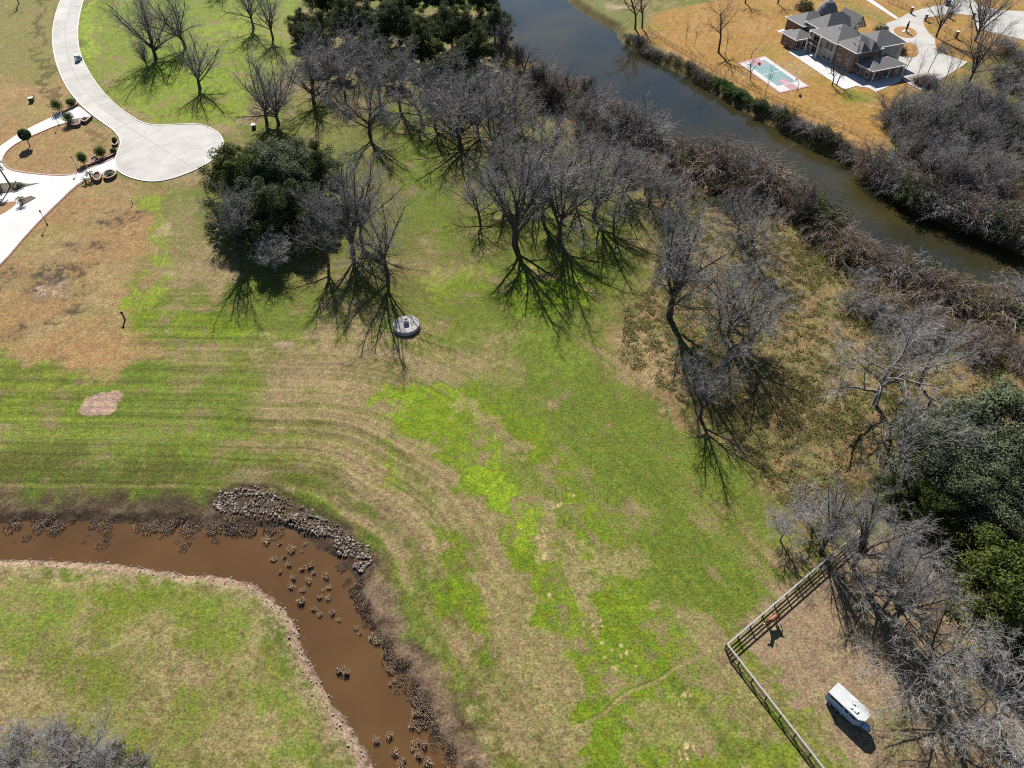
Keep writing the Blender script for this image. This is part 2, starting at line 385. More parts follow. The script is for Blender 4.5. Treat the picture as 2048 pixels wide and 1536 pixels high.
mixc(stroke([(95, -10), (77, 40), (73, 90), (85, 140), (100, 175), (116, 205)], 1.7)*.75, c3(.055, .045, .016)); mixc(stroke([(178, 262), (198, 275), (208, 292)], 1.8)*.6, c3(.05, .045, .016))
mixc(stroke([(240, 372), (300, 385), (370, 372), (420, 345)], 3.2)*.6, LITTER*1.3)
# dark scuffed soil on the lawn
for q in [(122, 548, 4.3, 4.0), (108, 575, 4.0, 3.5), (140, 560, 2.5, 2.2), (162, 490, 3.6, 1.6), (225, 438, 3.2, 1.4), (255, 428, 2.2, 1.1), (275, 415, 2.0, 1.2), (146, 424, 1.1, .7), (185, 535, 1.9, .7), (190, 580, 2.4, 1.4), (140, 597, 2.2, 1.2), (162, 605, 1.2, .8), (155, 630, 4.5, 1.2), (120, 660, 2.5, .8), (20, 545, 4.0, 1.4), (10, 560, 3.5, 1.4), (35, 670, 4.0, 1.4), (12, 685, 3.5, 1.0), (250, 460, .8, .5), (237, 417, 1.6, .8), (105, 640, 1.5, .6)]:
    w = blob(q[0], q[1], q[2], q[3], .7)*sst(.42, .56, n4*.55+n3*.45); mixc(w*.92, c3(.035, .026, .018))
mixc(blob(118, 575, 3.2, 2.8, .6)*sst(.4, .55, n4)*.85, SOIL*.95)
for q in [(203, 803, 3.0, 2.3), (190, 815, 2.6, 1.9), (205, 818, 2.4, 1.5), (225, 789, 1.9, .8)]: mixc(sst(.3, .6, blob(q[0], q[1], q[2], q[3], .35, False)+(n4-.5)*.5)*.95, SOIL*.93)
mixc(blob(205, 720, 7, 6)*.55, ORANGE*1.15)
for q in [(315, 455), (320, 545), (415, 500), (600, 700)]: mixc(blob(q[0], q[1], 1.2, 1.0)*.6, SOIL*.9)
# brushy wood floor on the right
br = zone([(1250, 600), (1300, 560), (1310, 430), (1290, 330), (1230, 250), (1400, 330), (1600, 420), (1750, 530), (1900, 610), (2140, 680), (2140, 1400), (2000, 1340), (1780, 1120), (1660, 1120), (1560, 1020), (1480, 900), (1310, 790), (1230, 730), (1200, 680)], 2.5)
brn = fbm(gx*.45, gy*.45, 4, 41); k41 = fbm(gx*.1, gy*.1, 3, 44)
mixc(br*.95, LITTER*1.35); mixc(br*sst(.45, .58, brn*.75+k41*.35-.05)*.9, c3(.06, .085, .012)); mixc(br*sst(.52, .68, brn)*.65, STRAW*.75)
mixc(br*sst(.54, .64, n4)*.25, c3(.03, .024, .012))
mixc(zone([(1205, 680), (1270, 640), (1330, 660), (1340, 740), (1300, 770), (1250, 730)], 1.5)*.85, STRAW*.82); mixc(zone([(1560, 800), (1700, 690), (1740, 760), (1650, 880), (1590, 900)], 4)*.5, STRAW*.6)
nb = zone([(1000, 60), (1100, 170), (1230, 240), (1290, 330), (1180, 320), (1060, 200), (980, 120)], 3); mixc(nb*.9, LITTER*.95); green(nb, c3(.09, .09, .015), .6, .45)
# far bank: golden lawn
yard = zone([(1255, 62), (1330, 20), (1560, -20), (1800, -40), (2140, -40), (2140, 60), (1960, 130), (1800, 200), (1780, 300), (1720, 315), (1640, 275), (1540, 225), (1440, 160), (1300, 85)], 2, False)
mixc(yard*.97, GOLD); mixc(yard*sst(.45, .75, n2)*.5, ORANGE*1.25); mixc(yard*sst(.55, .8, fbm(gx*.12, gy*.12, 3, 51))*.5, c3(.16, .135, .02))
green(blob(1710, 195, 9, 5), c3(.10, .12, .012), .85, .3); mixc(stroke([(1530, 120), (1620, 150), (1680, 185)], 3.5)*.6, c3(.17, .12, .018)); mixc(blob(1588, 138, 6, 6)*.65, STRAW*.95)
mixc(zone([(1640, -20), (1770, 30), (1790, 60), (1700, 20)], 2, False)*.6, c3(.14, .13, .035))
mixc(zone([(1130, -30), (1230, -10), (1290, 40), (1280, 60), (1230, 55), (1160, 15)], 2)*.8, c3(.10, .11, .03)); mixc(blob(1235, 12, 5, 3)*.8, SOIL)
thick = zone([(1960, 130), (1800, 200), (1780, 300), (1720, 320), (1760, 370), (1880, 440), (2140, 520), (2140, 60)], 3); mixc(thick*.9, LITTER*.9); green(thick, c3(.07, .10, .012), .7, .5)
green(blob(2035, 240, 6, 9), c3(.10, .15, .012), .9, .3)
mixc(sst(4.2, 1.2, rd+(n3-.5)*3)*.8, LITTER*.6)
# paddock dirt
pad = zone([(1470, 1285), (1600, 1185), (1720, 1080), (1900, 1150), (2200, 1300), (2200, 1600), (1690, 1600)], 1.2)
mixc(pad*.95, DIRT); mixc(pad*sst(.45, .7, n3)*.3, TAN*.95); mixc(pad*sst(.5, .7, n2)*.45*zone([(1640, 1180), (2200, 1250), (2200, 1600), (1800, 1600), (1700, 1400)], 5), c3(.085, .095, .018))
mixc(pad*sst(.6, .72, n4)*.25, LITTER)
green(stroke([(1480, 1310), (1580, 1420), (1690, 1560)], 1.8), YELG*.7, .8, .3)
# ditch banks
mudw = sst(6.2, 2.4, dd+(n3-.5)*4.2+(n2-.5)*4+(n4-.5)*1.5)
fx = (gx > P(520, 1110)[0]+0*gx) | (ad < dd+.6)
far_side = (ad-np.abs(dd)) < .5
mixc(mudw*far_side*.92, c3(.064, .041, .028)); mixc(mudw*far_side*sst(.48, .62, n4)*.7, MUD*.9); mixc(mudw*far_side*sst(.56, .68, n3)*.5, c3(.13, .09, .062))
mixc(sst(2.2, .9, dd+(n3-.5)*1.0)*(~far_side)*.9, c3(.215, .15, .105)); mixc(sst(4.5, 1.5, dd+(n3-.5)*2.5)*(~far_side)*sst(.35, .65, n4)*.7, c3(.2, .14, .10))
mixc(sst(.9, .1, dd+(n4-.5)*1.2)*.75, MUD*1.2)
rip = zone([(412, 1015), (438, 980), (490, 968), (545, 976), (592, 1003), (645, 1032), (692, 1060), (740, 1098), (752, 1125), (735, 1160), (700, 1140), (650, 1100), (600, 1070), (520, 1045), (440, 1040)], .7, False); mixc(rip*.85, MUD*1.9)
mixc(stroke([(425, 985), (470, 966), (545, 968), (600, 998), (650, 1024), (700, 1052)], .7, .5, False)*.7, MUD)
mixc(stroke([(760, 1180), (800, 1270), (870, 1380), (920, 1460), (950, 1540)], 3.5)*.55, c3(.17, .115, .075))
# faint trails
trail = [(930, 1512), (1000, 1500), (1100, 1470), (1160, 1450), (1205, 1430), (1230, 1405), (1255, 1385), (1290, 1372), (1320, 1360), (1345, 1340), (1385, 1320), (1420, 1300)]
mixc(stroke(trail, .3, .25, False)*.75, STRAW*.8); mixc(stroke([(a-3, b-5) for a, b in trail[3:10]], .2, .2, False)*.5, c3(.025, .036, .007))
mixc(stroke([(-20, 1343), (60, 1345), (110, 1348)], .35, .3, False)*.5, MUD*2)
# mowing swaths: thin alternating lines along the ditch
swath = (vn(ad*1.6, arc*.012, 61)-.5+(vn(ad*3.6+n3*.5, arc*.03, 64)-.5)*.9)*sst(3, 7, ad)*sst(75, 30, ad)*(1-lawn)*(1-.6*br)*fsm*(.35+.65*sst(P(1000, 900)[0], P(800, 900)[0], gx))
C *= (1+.5*swath)[:, None]
C *= (.62+.70*n4)[:, None]*(.84+.30*n3)[:, None]
rough = np.clip(br*1.0+thick+nb+mudw*.7+rip, 0, 1)
tuft = fbm(gx*1.1, gy*1.1, 3, 71)
gz = gz-(rough*(.28-.5*tuft*.6)+.03*n4)*sst(-1, 1, rd)*sst(-.5, .6, dd)
gm = np.arange(len(gx)).reshape(GX.shape)
F = np.stack([gm[:-1, :-1].ravel(), gm[:-1, 1:].ravel(), gm[1:, 1:].ravel(), gm[1:, :-1].ravel()], 1)
GM = bpy.data.materials.new('ground'); GM.use_nodes = True; t = GM.node_tree; b = t.nodes['Principled BSDF']
at = t.nodes.new('ShaderNodeAttribute'); at.attribute_name = 'col'
tc = t.nodes.new('ShaderNodeTexCoord')
def tnoise(sc, det=4, rough=.6):
    n = t.nodes.new('ShaderNodeTexNoise'); n.inputs['Scale'].default_value = sc; n.inputs['Detail'].default_value = det; n.inputs['Roughness'].default_value = rough
    t.links.new(tc.outputs['Object'], n.inputs['Vector']); return n
nf = tnoise(3.0, 6, .72); nh = tnoise(.9, 3, .6)
mr = t.nodes.new('ShaderNodeMapRange'); mr.inputs[1].default_value = .3; mr.inputs[2].default_value = .7; mr.inputs[3].default_value = .32; mr.inputs[4].default_value = 1.66
t.links.new(nf.outputs['Fac'], mr.inputs[0])
vm = t.nodes.new('ShaderNodeVectorMath'); vm.operation = 'SCALE'; t.links.new(at.outputs['Color'], vm.inputs[0]); t.links.new(mr.outputs[0], vm.inputs['Scale'])
hs = t.nodes.new('ShaderNodeHueSaturation'); hr = t.nodes.new('ShaderNodeMapRange'); hr.inputs[1].default_value = .3; hr.inputs[2].default_value = .7; hr.inputs[3].default_value = .47; hr.inputs[4].default_value = .53
t.links.new(nh.outputs['Fac'], hr.inputs[0]); t.links.new(hr.outputs[0], hs.inputs['Hue']); t.links.new(vm.outputs[0], hs.inputs['Color'])
t.links.new(hs.outputs[0], b.inputs['Base Color'])
b.inputs['Roughness'].default_value = .95; b.inputs['Specular IOR Level'].default_value = .1
bp = t.nodes.new('ShaderNodeBump'); bp.inputs['Strength'].default_value = .75; bp.inputs['Distance'].default_value = .16
t.links.new(nf.outputs['Fac'], bp.inputs['Height']); t.links.new(bp.outputs['Normal'], b.inputs['Normal'])
gme = fast_mesh('ground', np.stack([gx, gy, gz], 1), F, [GM], True)
ca = gme.color_attributes.new('col', 'FLOAT_COLOR', 'POINT')
ca.data.foreach_set('color', np.concatenate([np.clip(C, 0, 1), np.ones((len(C), 1), np.float32)], 1).astype(np.float32).ravel())
struct(link('ground', gme))

# ------------------------------------------------------------------ water
def water(name, poly, z, deep, mid, rough, bump, scale, nscale):
    m = bpy.data.materials.new(name); m.use_nodes = True; t = m.node_tree; b = t.nodes['Principled BSDF']
    tc = t.nodes.new('ShaderNodeTexCoord')
    n = t.nodes.new('ShaderNodeTexNoise'); n.inputs['Scale'].default_value = nscale; n.inputs['Detail'].default_value = 4; t.links.new(tc.outputs['Object'], n.inputs['Vector'])
    rp = t.nodes.new('ShaderNodeValToRGB'); rp.color_ramp.elements[0].color = (*deep, 1); rp.color_ramp.elements[1].color = (*mid, 1); rp.color_ramp.elements[0].position = .35; rp.color_ramp.elements[1].position = .65
    t.links.new(n.outputs['Fac'], rp.inputs['Fac']); t.links.new(rp.outputs['Color'], b.inputs['Base Color'])
    b.inputs['Roughness'].default_value = rough; b.inputs['IOR'].default_value = 1.33; b.inputs['Specular IOR Level'].default_value = .5
    n2 = t.nodes.new('ShaderNodeTexNoise'); n2.inputs['Scale'].default_value = scale; n2.inputs['Detail'].default_value = 3; t.links.new(tc.outputs['Object'], n2.inputs['Vector'])
    bp = t.nodes.new('ShaderNodeBump'); bp.inputs['Strength'].default_value = bump; bp.inputs['Distance'].default_value = .03
    t.links.new(n2.outputs['Fac'], bp.inputs['Height']); t.links.new(bp.outputs['Normal'], b.inputs['Normal'])
    c = poly.mean(0); n_ = len(poly); out = []
    for i in range(n_):      # push the sheet a little under the banks
        a, d = poly[i-1], poly[(i+1) % n_]; tx, ty = d-a; l = math.hypot(tx, ty) or 1
        out.append((poly[i][0]+ty/l*1.6, poly[i][1]-tx/l*1.6))
    ar = sum(poly[i][0]*poly[(i+1) % n_][1]-poly[(i+1) % n_][0]*poly[i][1] for i in range(n_))
    if ar < 0: out = [(2*poly[i][0]-o[0], 2*poly[i][1]-o[1]) for i, o in enumerate(out)]
    mb = MB(); mb.add([(x, y, z) for x, y in out], [tuple(tr) for tr in tessellate_polygon([[Vector((x, y, 0)) for x, y in out]])])
    o = mb.build(name, m); me = o.data
    bm = bmesh.new(); bm.from_mesh(me)
    for f in bm.faces:
        f.normal_update()
        if f.normal.z < 0: f.normal_flip()
    bm.to_mesh(me); bm.free()
    return struct(o)
water('bayou_water', RIVER, RIVER_Z, (.013, .014, .009), (.034, .028, .010), .035, .16, 1.2, .03)
water('ditch_water', DITCH, DITCH_Z, (.062, .032, .0125), (.082, .044, .017), .12, .12, 1.4, .09)

# ------------------------------------------------------------------ street, cul-de-sac, drives
def concrete(name, c, stain=.25, scale=.25):
    if name in MATS: return MATS[name]
    m = bpy.data.materials.new(name); m.use_nodes = True; t = m.node_tree; b = t.nodes['Principled BSDF']
    tc = t.nodes.new('ShaderNodeTexCoord')
    n = t.nodes.new('ShaderNodeTexNoise'); n.inputs['Scale'].default_value = scale; n.inputs['Detail'].default_value = 7; n.inputs['Roughness'].default_value = .65; t.links.new(tc.outputs['Object'], n.inputs['Vector'])
    rp = t.nodes.new('ShaderNodeValToRGB'); c = np.array(c)
    rp.color_ramp.elements[0].position = .3; rp.color_ramp.elements[0].color = (*(c*(1-stain*1.5)), 1); rp.color_ramp.elements[1].position = .62; rp.color_ramp.elements[1].color = (*c, 1)
    t.links.new(n.outputs['Fac'], rp.inputs['Fac'])
    n2 = t.nodes.new('ShaderNodeTexNoise'); n2.inputs['Scale'].default_value = 4; n2.inputs['Detail'].default_value = 4; t.links.new(tc.outputs['Object'], n2.inputs['Vector'])
    mr = t.nodes.new('ShaderNodeMapRange'); mr.inputs[3].default_value = .85; mr.inputs[4].default_value = 1.12; t.links.new(n2.outputs['Fac'], mr.inputs[0])
    oi = t.nodes.new('ShaderNodeObjectInfo'); m2 = t.nodes.new('ShaderNodeMapRange'); m2.inputs[3].default_value = .93; m2.inputs[4].default_value = 1.05; t.links.new(oi.outputs['Random'], m2.inputs[0])
    mm = t.nodes.new('ShaderNodeMath'); mm.operation = 'MULTIPLY'; t.links.new(mr.outputs[0], mm.inputs[0]); t.links.new(m2.outputs[0], mm.inputs[1])
    vm = t.nodes.new('ShaderNodeVectorMath'); vm.operation = 'SCALE'; t.links.new(rp.outputs['Color'], vm.inputs[0]); t.links.new(mm.outputs[0], vm.inputs['Scale'])
    t.links.new(vm.outputs[0], b.inputs['Base Color']); b.inputs['Roughness'].default_value = .9; b.inputs['Specular IOR Level'].default_value = .15
    MATS[name] = m; return m
M_road = concrete('street_concrete', (.365, .35, .328), .17, .16); M_kerb = concrete('kerb_concrete', (.50, .47, .43), .1)
M_drive = concrete('drive_concrete', (.45, .43, .42), .12); M_joint = mat('joint_filler', (.17, .15, .125), .95)
M_patio = concrete('patio_concrete', (.43, .42, .42), .12)
L_ed = [(165, -75), (138, -32), (120, 0), (110, 30), (104, 62), (105, 95), (112, 130), (130, 172), (155, 205), (185, 232), (225, 260)]
R_ed = [(215, -75), (186, -32), (167, 0), (160, 30), (156, 60), (157, 86), (162, 110), (180, 147), (205, 182), (237, 215), (275, 240)]
bulb = [(225, 260), (240, 277), (240, 292), (229, 317), (230, 335), (240, 347), (270, 360), (310, 365), (350, 357), (400, 337), (435, 315), (449, 292), (447, 277), (435, 262), (410, 250), (390, 247), (345, 249), (300, 250), (275, 240)]
Lw = smooth_poly(PX2(L_ed), 2, False); Rw = smooth_poly(PX2(R_ed), 2, False); Bw = smooth_poly(PX2(bulb), 2, False)
def resample(p, n):
    d = np.concatenate([[0], np.cumsum(np.hypot(*np.diff(p, axis=0).T))]); t = np.linspace(0, d[-1], n)
    return np.stack([np.interp(t, d, p[:, 0]), np.interp(t, d, p[:, 1])], 1)
NS = 61
Ls, Rs = resample(Lw, NS), resample(Rw, NS)
full = [tuple(q) for q in np.vstack([Ls, Bw[1:-1], Rs[::-1]])]
street = struct(MB().prism(full, -.25, .012).build('street', M_joint))
def shrink_piece(poly, g=.03):
    poly = np.array(poly); n = len(poly)
    ar = sum(poly[i][0]*poly[(i+1) % n][1]-poly[(i+1) % n][0]*poly[i][1] for i in range(n))
    if ar < 0: poly = poly[::-1]
    out = []
    for i in range(n):
        a, c, d = poly[i-1], poly[i], poly[(i+1) % n]
        e1 = (c-a)/max(np.hypot(*(c-a)), 1e-6); e2 = (d-c)/max(np.hypot(*(d-c)), 1e-6)
        nn = np.array([-(e1[1]+e2[1]), e1[0]+e2[0]]); l = np.hypot(*nn)
        out.append(c+nn/max(l, .3)*g)
    return out
def clip(poly, p, n):
    out = []
    for i in range(len(poly)):
        a, c = np.array(poly[i]), np.array(poly[(i+1) % len(poly)])
        da, dc = np.dot(a-p, n), np.dot(c-p, n)
        if da >= 0: out.append(a)
        if (da >= 0) != (dc >= 0): out.append(a+(c-a)*da/(da-dc))
    return out
step = 5
for i in range(0, NS-1, step):
    j = min(i+step, NS-1)
    mid = (Ls[i:j+1]+Rs[i:j+1])/2
    for A, B in ((Ls[i:j+1], mid), (mid, Rs[i:j+1])):
        q = shrink_piece(np.vstack([A, B[::-1]]), .045)
        MB().prism(q, 0, .035+R.uniform(-.003, .003)).build('slab', M_road, street)
Bp = [tuple(q) for q in Bw]
c1 = np.array(P(262, 258)[:2]); c2 = np.array(P(388, 337)[:2]); d1 = (c2-c1)/np.hypot(*(c2-c1)); nA = np.array([-d1[1], d1[0]])
e1 = np.array(P(240, 345)[:2]); e2 = np.array(P(446, 282)[:2]); d2 = (e2-e1)/np.hypot(*(e2-e1)); nB = np.array([-d2[1], d2[0]])
e3 = np.array(P(330, 252)[:2]); e4 = np.array(P(236, 312)[:2]); d3 = (e4-e3)/np.hypot(*(e4-e3)); nC = np.array([-d3[1], d3[0]])
for sa in (1, -1):
    for sb in (1, -1):
        for sc in (1, -1):
            q = clip(clip(clip(Bp, c1, nA*sa), e1, nB*sb), e3, nC*sc)
            if len(q) >= 3:
                q = shrink_piece(q, .04)
                MB().prism(q, 0, .034+.002*sa).build('slab', M_road, street)
# kerb: a raised strip right round the edge
edge = np.vstack([Ls, Bw[1:-1], Rs[::-1]])
def strip(line, w, z0, z1, off=0.0):
    t = np.gradient(line, axis=0); t /= np.hypot(t[:, 0], t[:, 1])[:, None]; n = np.stack([t[:, 1], -t[:, 0]], 1)
    a, c = line+n*off, line+n*(off+w); mb = MB()
    for i in range(len(line)-1):
        vs = [(*a[i], z0), (*c[i], z0), (*c[i+1], z0), (*a[i+1], z0), (*a[i], z1), (*c[i], z1), (*c[i+1], z1), (*a[i+1], z1)]
        mb.add(vs, [(4, 5, 6, 7), (7, 6, 5, 4)][:1]+[(0, 4, 7, 3), (1, 2, 6, 5)])
    return mb
kb = strip(edge, -.32, -.1, .13)
kb.build('kerb', M_kerb, street)
# driveway on the left with its loop
def sheet(name, px, m, z=.02, parent=None, smooth=1):
    q = PX2(px)
    if smooth: q = smooth_poly(q, smooth)
    o = MB().prism([tuple(a) for a in q], -.15, z).build(name, m, parent); return o
dr = struct(sheet('driveway', [(157, 212), (140, 216), (118, 227), (95, 238), (70, 250), (40, 265), (10, 285), (-30, 315), (-80, 350), (-120, 480), (-60, 580), (0, 531), (60, 460), (110, 410), (150, 372), (165, 362), (195, 348), (236, 345), (230, 328), (232, 312), (205, 325), (170, 338), (156, 343), (135, 350), (90, 348), (50, 344), (20, 338), (6, 325), (10, 308), (25, 292), (50, 278), (80, 265), (110, 252), (130, 246), (160, 240), (186, 235), (170, 222)], M_drive, .03, None, 1))
ed = strip(smooth_poly(PX2([(186, 236), (160, 241), (130, 247), (110, 253), (80, 266), (50, 279), (25, 293), (10, 309), (6, 326), (20, 339), (50, 345), (90, 349), (135, 351), (156, 344), (170, 339), (205, 326), (229, 315)]), 1, False), .35, -.05, .09)
ed.build('brick_edging', mat('edging', (.20, .10, .075), .9, .25, 6), dr)
ed = strip(smooth_poly(PX2([(236, 349), (195, 351), (166, 365), (150, 376), (110, 414), (60, 464), (0, 535), (-50, 575)]), 1, False), .3, -.05, .08, -.05)
ed.build('brick_edging', MATS['edging'], dr)
is_ = sheet('planting_bed', [(-30, 372), (20, 365), (60, 368), (80, 366), (50, 374), (20, 385), (-30, 392)], mat('bed_mulch', (.085, .066, .052), .95, .3, 4), .08, dr, 0)
sheet('lawn_patch', [(-90, 450), (-60, 410), (-20, 405), (10, 405), (38, 402), (20, 420), (-20, 440)], mat('dry_turf', (.19, .115, .05), .95, .25, 1.0), .06, dr, 1)
sheet('planting_bed', [(38, 401), (62, 392), (72, 396), (50, 408), (40, 412)], MATS['bed_mulch'], .14, dr, 0)

# ------------------------------------------------------------------ trees
def rot_about(v, axis, a):
    c, s = math.cos(a), math.sin(a); x, y, z = v; u, w, q = axis; d = (x*u+y*w+z*q)*(1-c)
    return (x*c+(w*z-q*y)*s+u*d, y*c+(q*x-u*z)*s+w*d, z*c+(u*y-w*x)*s+q*d)
def norm(v):
    l = math.sqrt(v[0]*v[0]+v[1]*v[1]+v[2]*v[2]) or 1; return (v[0]/l, v[1]/l, v[2]/l)
def grow_tree(seed, H, spec):
    """spec: per level dict(n children, ang, len ratio, seg, up, jit); returns list of segments p0,p1,r0,r1,level"""
    r = random.Random(seed); segs = []
    def branch(p, d, L, rad, lv):
        sp_ = spec[lv]; ns = sp_['seg']; sl = L/ns; pts = [p]; dirs = []; rr = [rad]
        tip = sp_.get('tip', .35)
        for i in range(ns):
            j = sp_['jit']
            d = norm((d[0]+r.gauss(0, j), d[1]+r.gauss(0, j), d[2]+r.gauss(0, j*.7)+sp_['up']))
            q = (p[0]+d[0]*sl, p[1]+d[1]*sl, p[2]+d[2]*sl)
            r1 = rad*(1-(1-tip)*(i+1)/ns)
            segs.append((p, q, rr[-1], r1, lv)); p = q; pts.append(q); dirs.append(d); rr.append(r1)
        if lv+1 >= len(spec): return
        nx = spec[lv+1]; n = nx['n']+r.choice((-1, 0, 0, 1)) if nx['n'] > 3 else nx['n']
        a0 = r.uniform(0, 6.28)
        for k in range(n):
            f = nx['from']+(1-nx['from'])*(k+r.random())/n
            f = min(f, .999); idx = min(int(f*ns), ns-1); fr = f*ns-idx
            b0, b1 = pts[idx], pts[idx+1]; bp_ = tuple(b0[m]+(b1[m]-b0[m])*fr for m in range(3))
            dd_ = dirs[idx]; ax = norm((dd_[1], -dd_[0], 0.01) if abs(dd_[2]) < .99 else (1, 0, 0))
            ax = rot_about(ax, dd_, a0+k*2.399+r.gauss(0, .4))
            ang = math.radians(r.gauss(nx['ang'], nx.get('asd', 9)))
            nd = rot_about(dd_, ax, ang)
            ll = L*nx['len']*r.uniform(.75, 1.2)*(1.0-nx.get('fall', .45)*f)
            branch(bp_, nd, ll, max((rr[idx]*(1-fr)+rr[idx+1]*fr)*nx['rr'], .013), lv+1)
    for st in spec[0].get('stems', [(0, 0, 0.0, 1.0)]):
        ox, oy, lean, k = st
        az = r.uniform(0, 6.28)
        branch((ox, oy, -.25), norm((math.cos(az)*lean, math.sin(az)*lean, 1)), H*spec[0]['len']*k, spec[0]['rad']*k, 0)
    return segs
def tubes(segs, n, grow=1.0):
    p0 = np.array([s[0] for s in segs], np.float32); p1 = np.array([s[1] for s in segs], np.float32)
    r0 = np.array([s[2] for s in segs], np.float32)*grow; r1 = np.array([s[3] for s in segs], np.float32)*grow
    d = p1-p0; d /= np.linalg.norm(d, axis=1)[:, None]+1e-9
    p1 = p1+d*(r1*.5)[:, None]
    ref = np.where(np.abs(d[:, 2:3]) < .9, np.array([[0, 0, 1]], np.float32), np.array([[1, 0, 0]], np.float32))
    a = np.cross(d, ref); a /= np.linalg.norm(a, axis=1)[:, None]; b_ = np.cross(d, a)
    V = []
    for p, r_ in ((p0, r0), (p1, r1)):
        for k in range(n):
            t_ = 2*math.pi*k/n; V.append(p+(a*math.cos(t_)+b_*math.sin(t_))*r_[:, None])
    V = np.stack(V, 1).reshape(-1, 3); m = len(segs); base = (np.arange(m)*2*n)[:, None]
    F = np.concatenate([base+np.array([[k, n+k, n+(k+1) % n, (k+1) % n]]) for k in range(n)], 0)
    return V, F
M_bark = mat('bark', (.060, .050, .043), .95, .35, 4); M_bark2 = mat('bark_pale', (.17, .152, .138), .95, .3, 4)
M_twig = mat('twig_grey', (.21, .198, .196), .85, .3, .6, spec=.35); M_twig2 = mat('twig_pale', (.27, .255, .245), .8, .25, .6, spec=.4); M_twig3 = mat('twig_brown', (.145, .108, .092), .9, .35, .6)
def bare_proto(seed, H, spec, cut=3, mb=M_bark, mt=M_twig, tg=1.0):
    segs = grow_tree(seed, H, spec); top = max(s[1][2] for s in segs)
    k = H/top
    segs = [(tuple(x*k for x in s[0]), tuple(x*k for x in s[1]), s[2], s[3], s[4]) for s in segs]
    a = [s for s in segs if s[4] < cut]; c = [s for s in segs if s[4] >= cut]
    V, F = tubes(a, 6); tm = fast_mesh('trunk', V, F, [mb], True)
    V, F = tubes(c, 3, tg); cm = fast_mesh('crown', V, F, [mt])
    return tm, cm, H
def vase(n1=9, ang=30, asd=13, len0=.30, rad=.30, l1=2.05, f0=.5, n2=8, up=.02):
    return [dict(len=len0, rad=rad, seg=5, jit=.03, up=.03, tip=.62),
            dict(n=n1, ang=ang, asd=asd, len=l1, seg=8, jit=.085, up=up, rr=.55, **{'from': f0}, fall=.12),
            dict(n=n2, ang=36, len=.42, seg=5, jit=.12, up=.04, rr=.5, **{'from': .12}, fall=.35),
            dict(n=7, ang=40, len=.52, seg=4, jit=.14, up=.03, rr=.55, **{'from': .12}, fall=.3),
            dict(n=7, ang=40, len=.60, seg=3, jit=.17, up=.02, rr=.6, **{'from': .05}, fall=.3)]
def spread(n1=8, ang=52, rad=.34, len0=.36, up=.03):
    return [dict(len=len0, rad=rad, seg=6, jit=.07, up=.02, tip=.55),
            dict(n=n1, ang=ang, asd=12, len=1.45, seg=8, jit=.13, up=up, rr=.58, **{'from': .35}, fall=.2),
            dict(n=8, ang=44, len=.52, seg=5, jit=.15, up=.03, rr=.52, **{'from': .15}, fall=.3),
            dict(n=7, ang=42, len=.52, seg=4, jit=.17, up=.02, rr=.55, **{'from': .1}, fall=.3),
            dict(n=7, ang=42, len=.58, seg=3, jit=.19, up=.02, rr=.6, **{'from': .05}, fall=.3)]
PROTO = {
    'v1': bare_proto(1, 16, vase(10, 31, 14, .22, .40, 2.9), tg=1.0), 'v2': bare_proto(2, 16, vase(9, 25, 12, .27, .42, 2.5, .4), tg=1.0), 'v3': bare_proto(3, 16, vase(11, 36, 16, .19, .42, 3.1), tg=1.0),
    'v4': bare_proto(4, 16, vase(10, 28, 15, .32, .37, 2.0, .35, 8, .03), tg=1.0),
    's1': bare_proto(5, 13, spread(), tg=1.05), 's2': bare_proto(6, 13, spread(9, 58, .36, .3), mb=M_bark2, mt=M_twig2, tg=1.05), 's3': bare_proto(7, 13, spread(7, 48, .32, .4), mt=M_twig2, tg=1.05),
    'p1': bare_proto(8, 9, spread(9, 46, .17, .25, .08), mt=M_twig2, mb=M_bark2, tg=1.05),
    't1': bare_proto(9, 14, [dict(len=.72, rad=.13, seg=8, jit=.05, up=.03, tip=.3), dict(n=9, ang=36, len=.42, seg=5, jit=.1, up=.06, rr=.5, **{'from': .35}, fall=.5), dict(n=6, ang=36, len=.5, seg=4, jit=.12, up=.03, rr=.5, **{'from': .2}, fall=.3), dict(n=6, ang=36, len=.5, seg=3, jit=.15, up=.03, rr=.5, **{'from': .1}, fall=.3)], tg=1.05),
    'd1': bare_proto(10, 15, [dict(len=.6, rad=.42, seg=7, jit=.07, up=.02, tip=.5), dict(n=9, ang=48, len=.75, seg=7, jit=.14, up=.03, rr=.5, **{'from': .35}, fall=.3), dict(n=6, ang=44, len=.5, seg=5, jit=.16, up=.02, rr=.5, **{'from': .25}, fall=.3), dict(n=5, ang=42, len=.5, seg=4, jit=.18, up=.02, rr=.5, **{'from': .15}, fall=.3), dict(n=4, ang=40, len=.5, seg=3, jit=.18, up=.0, rr=.5, **{'from': .15}, fall=.3)], mt=M_twig3, tg=1.0),
}
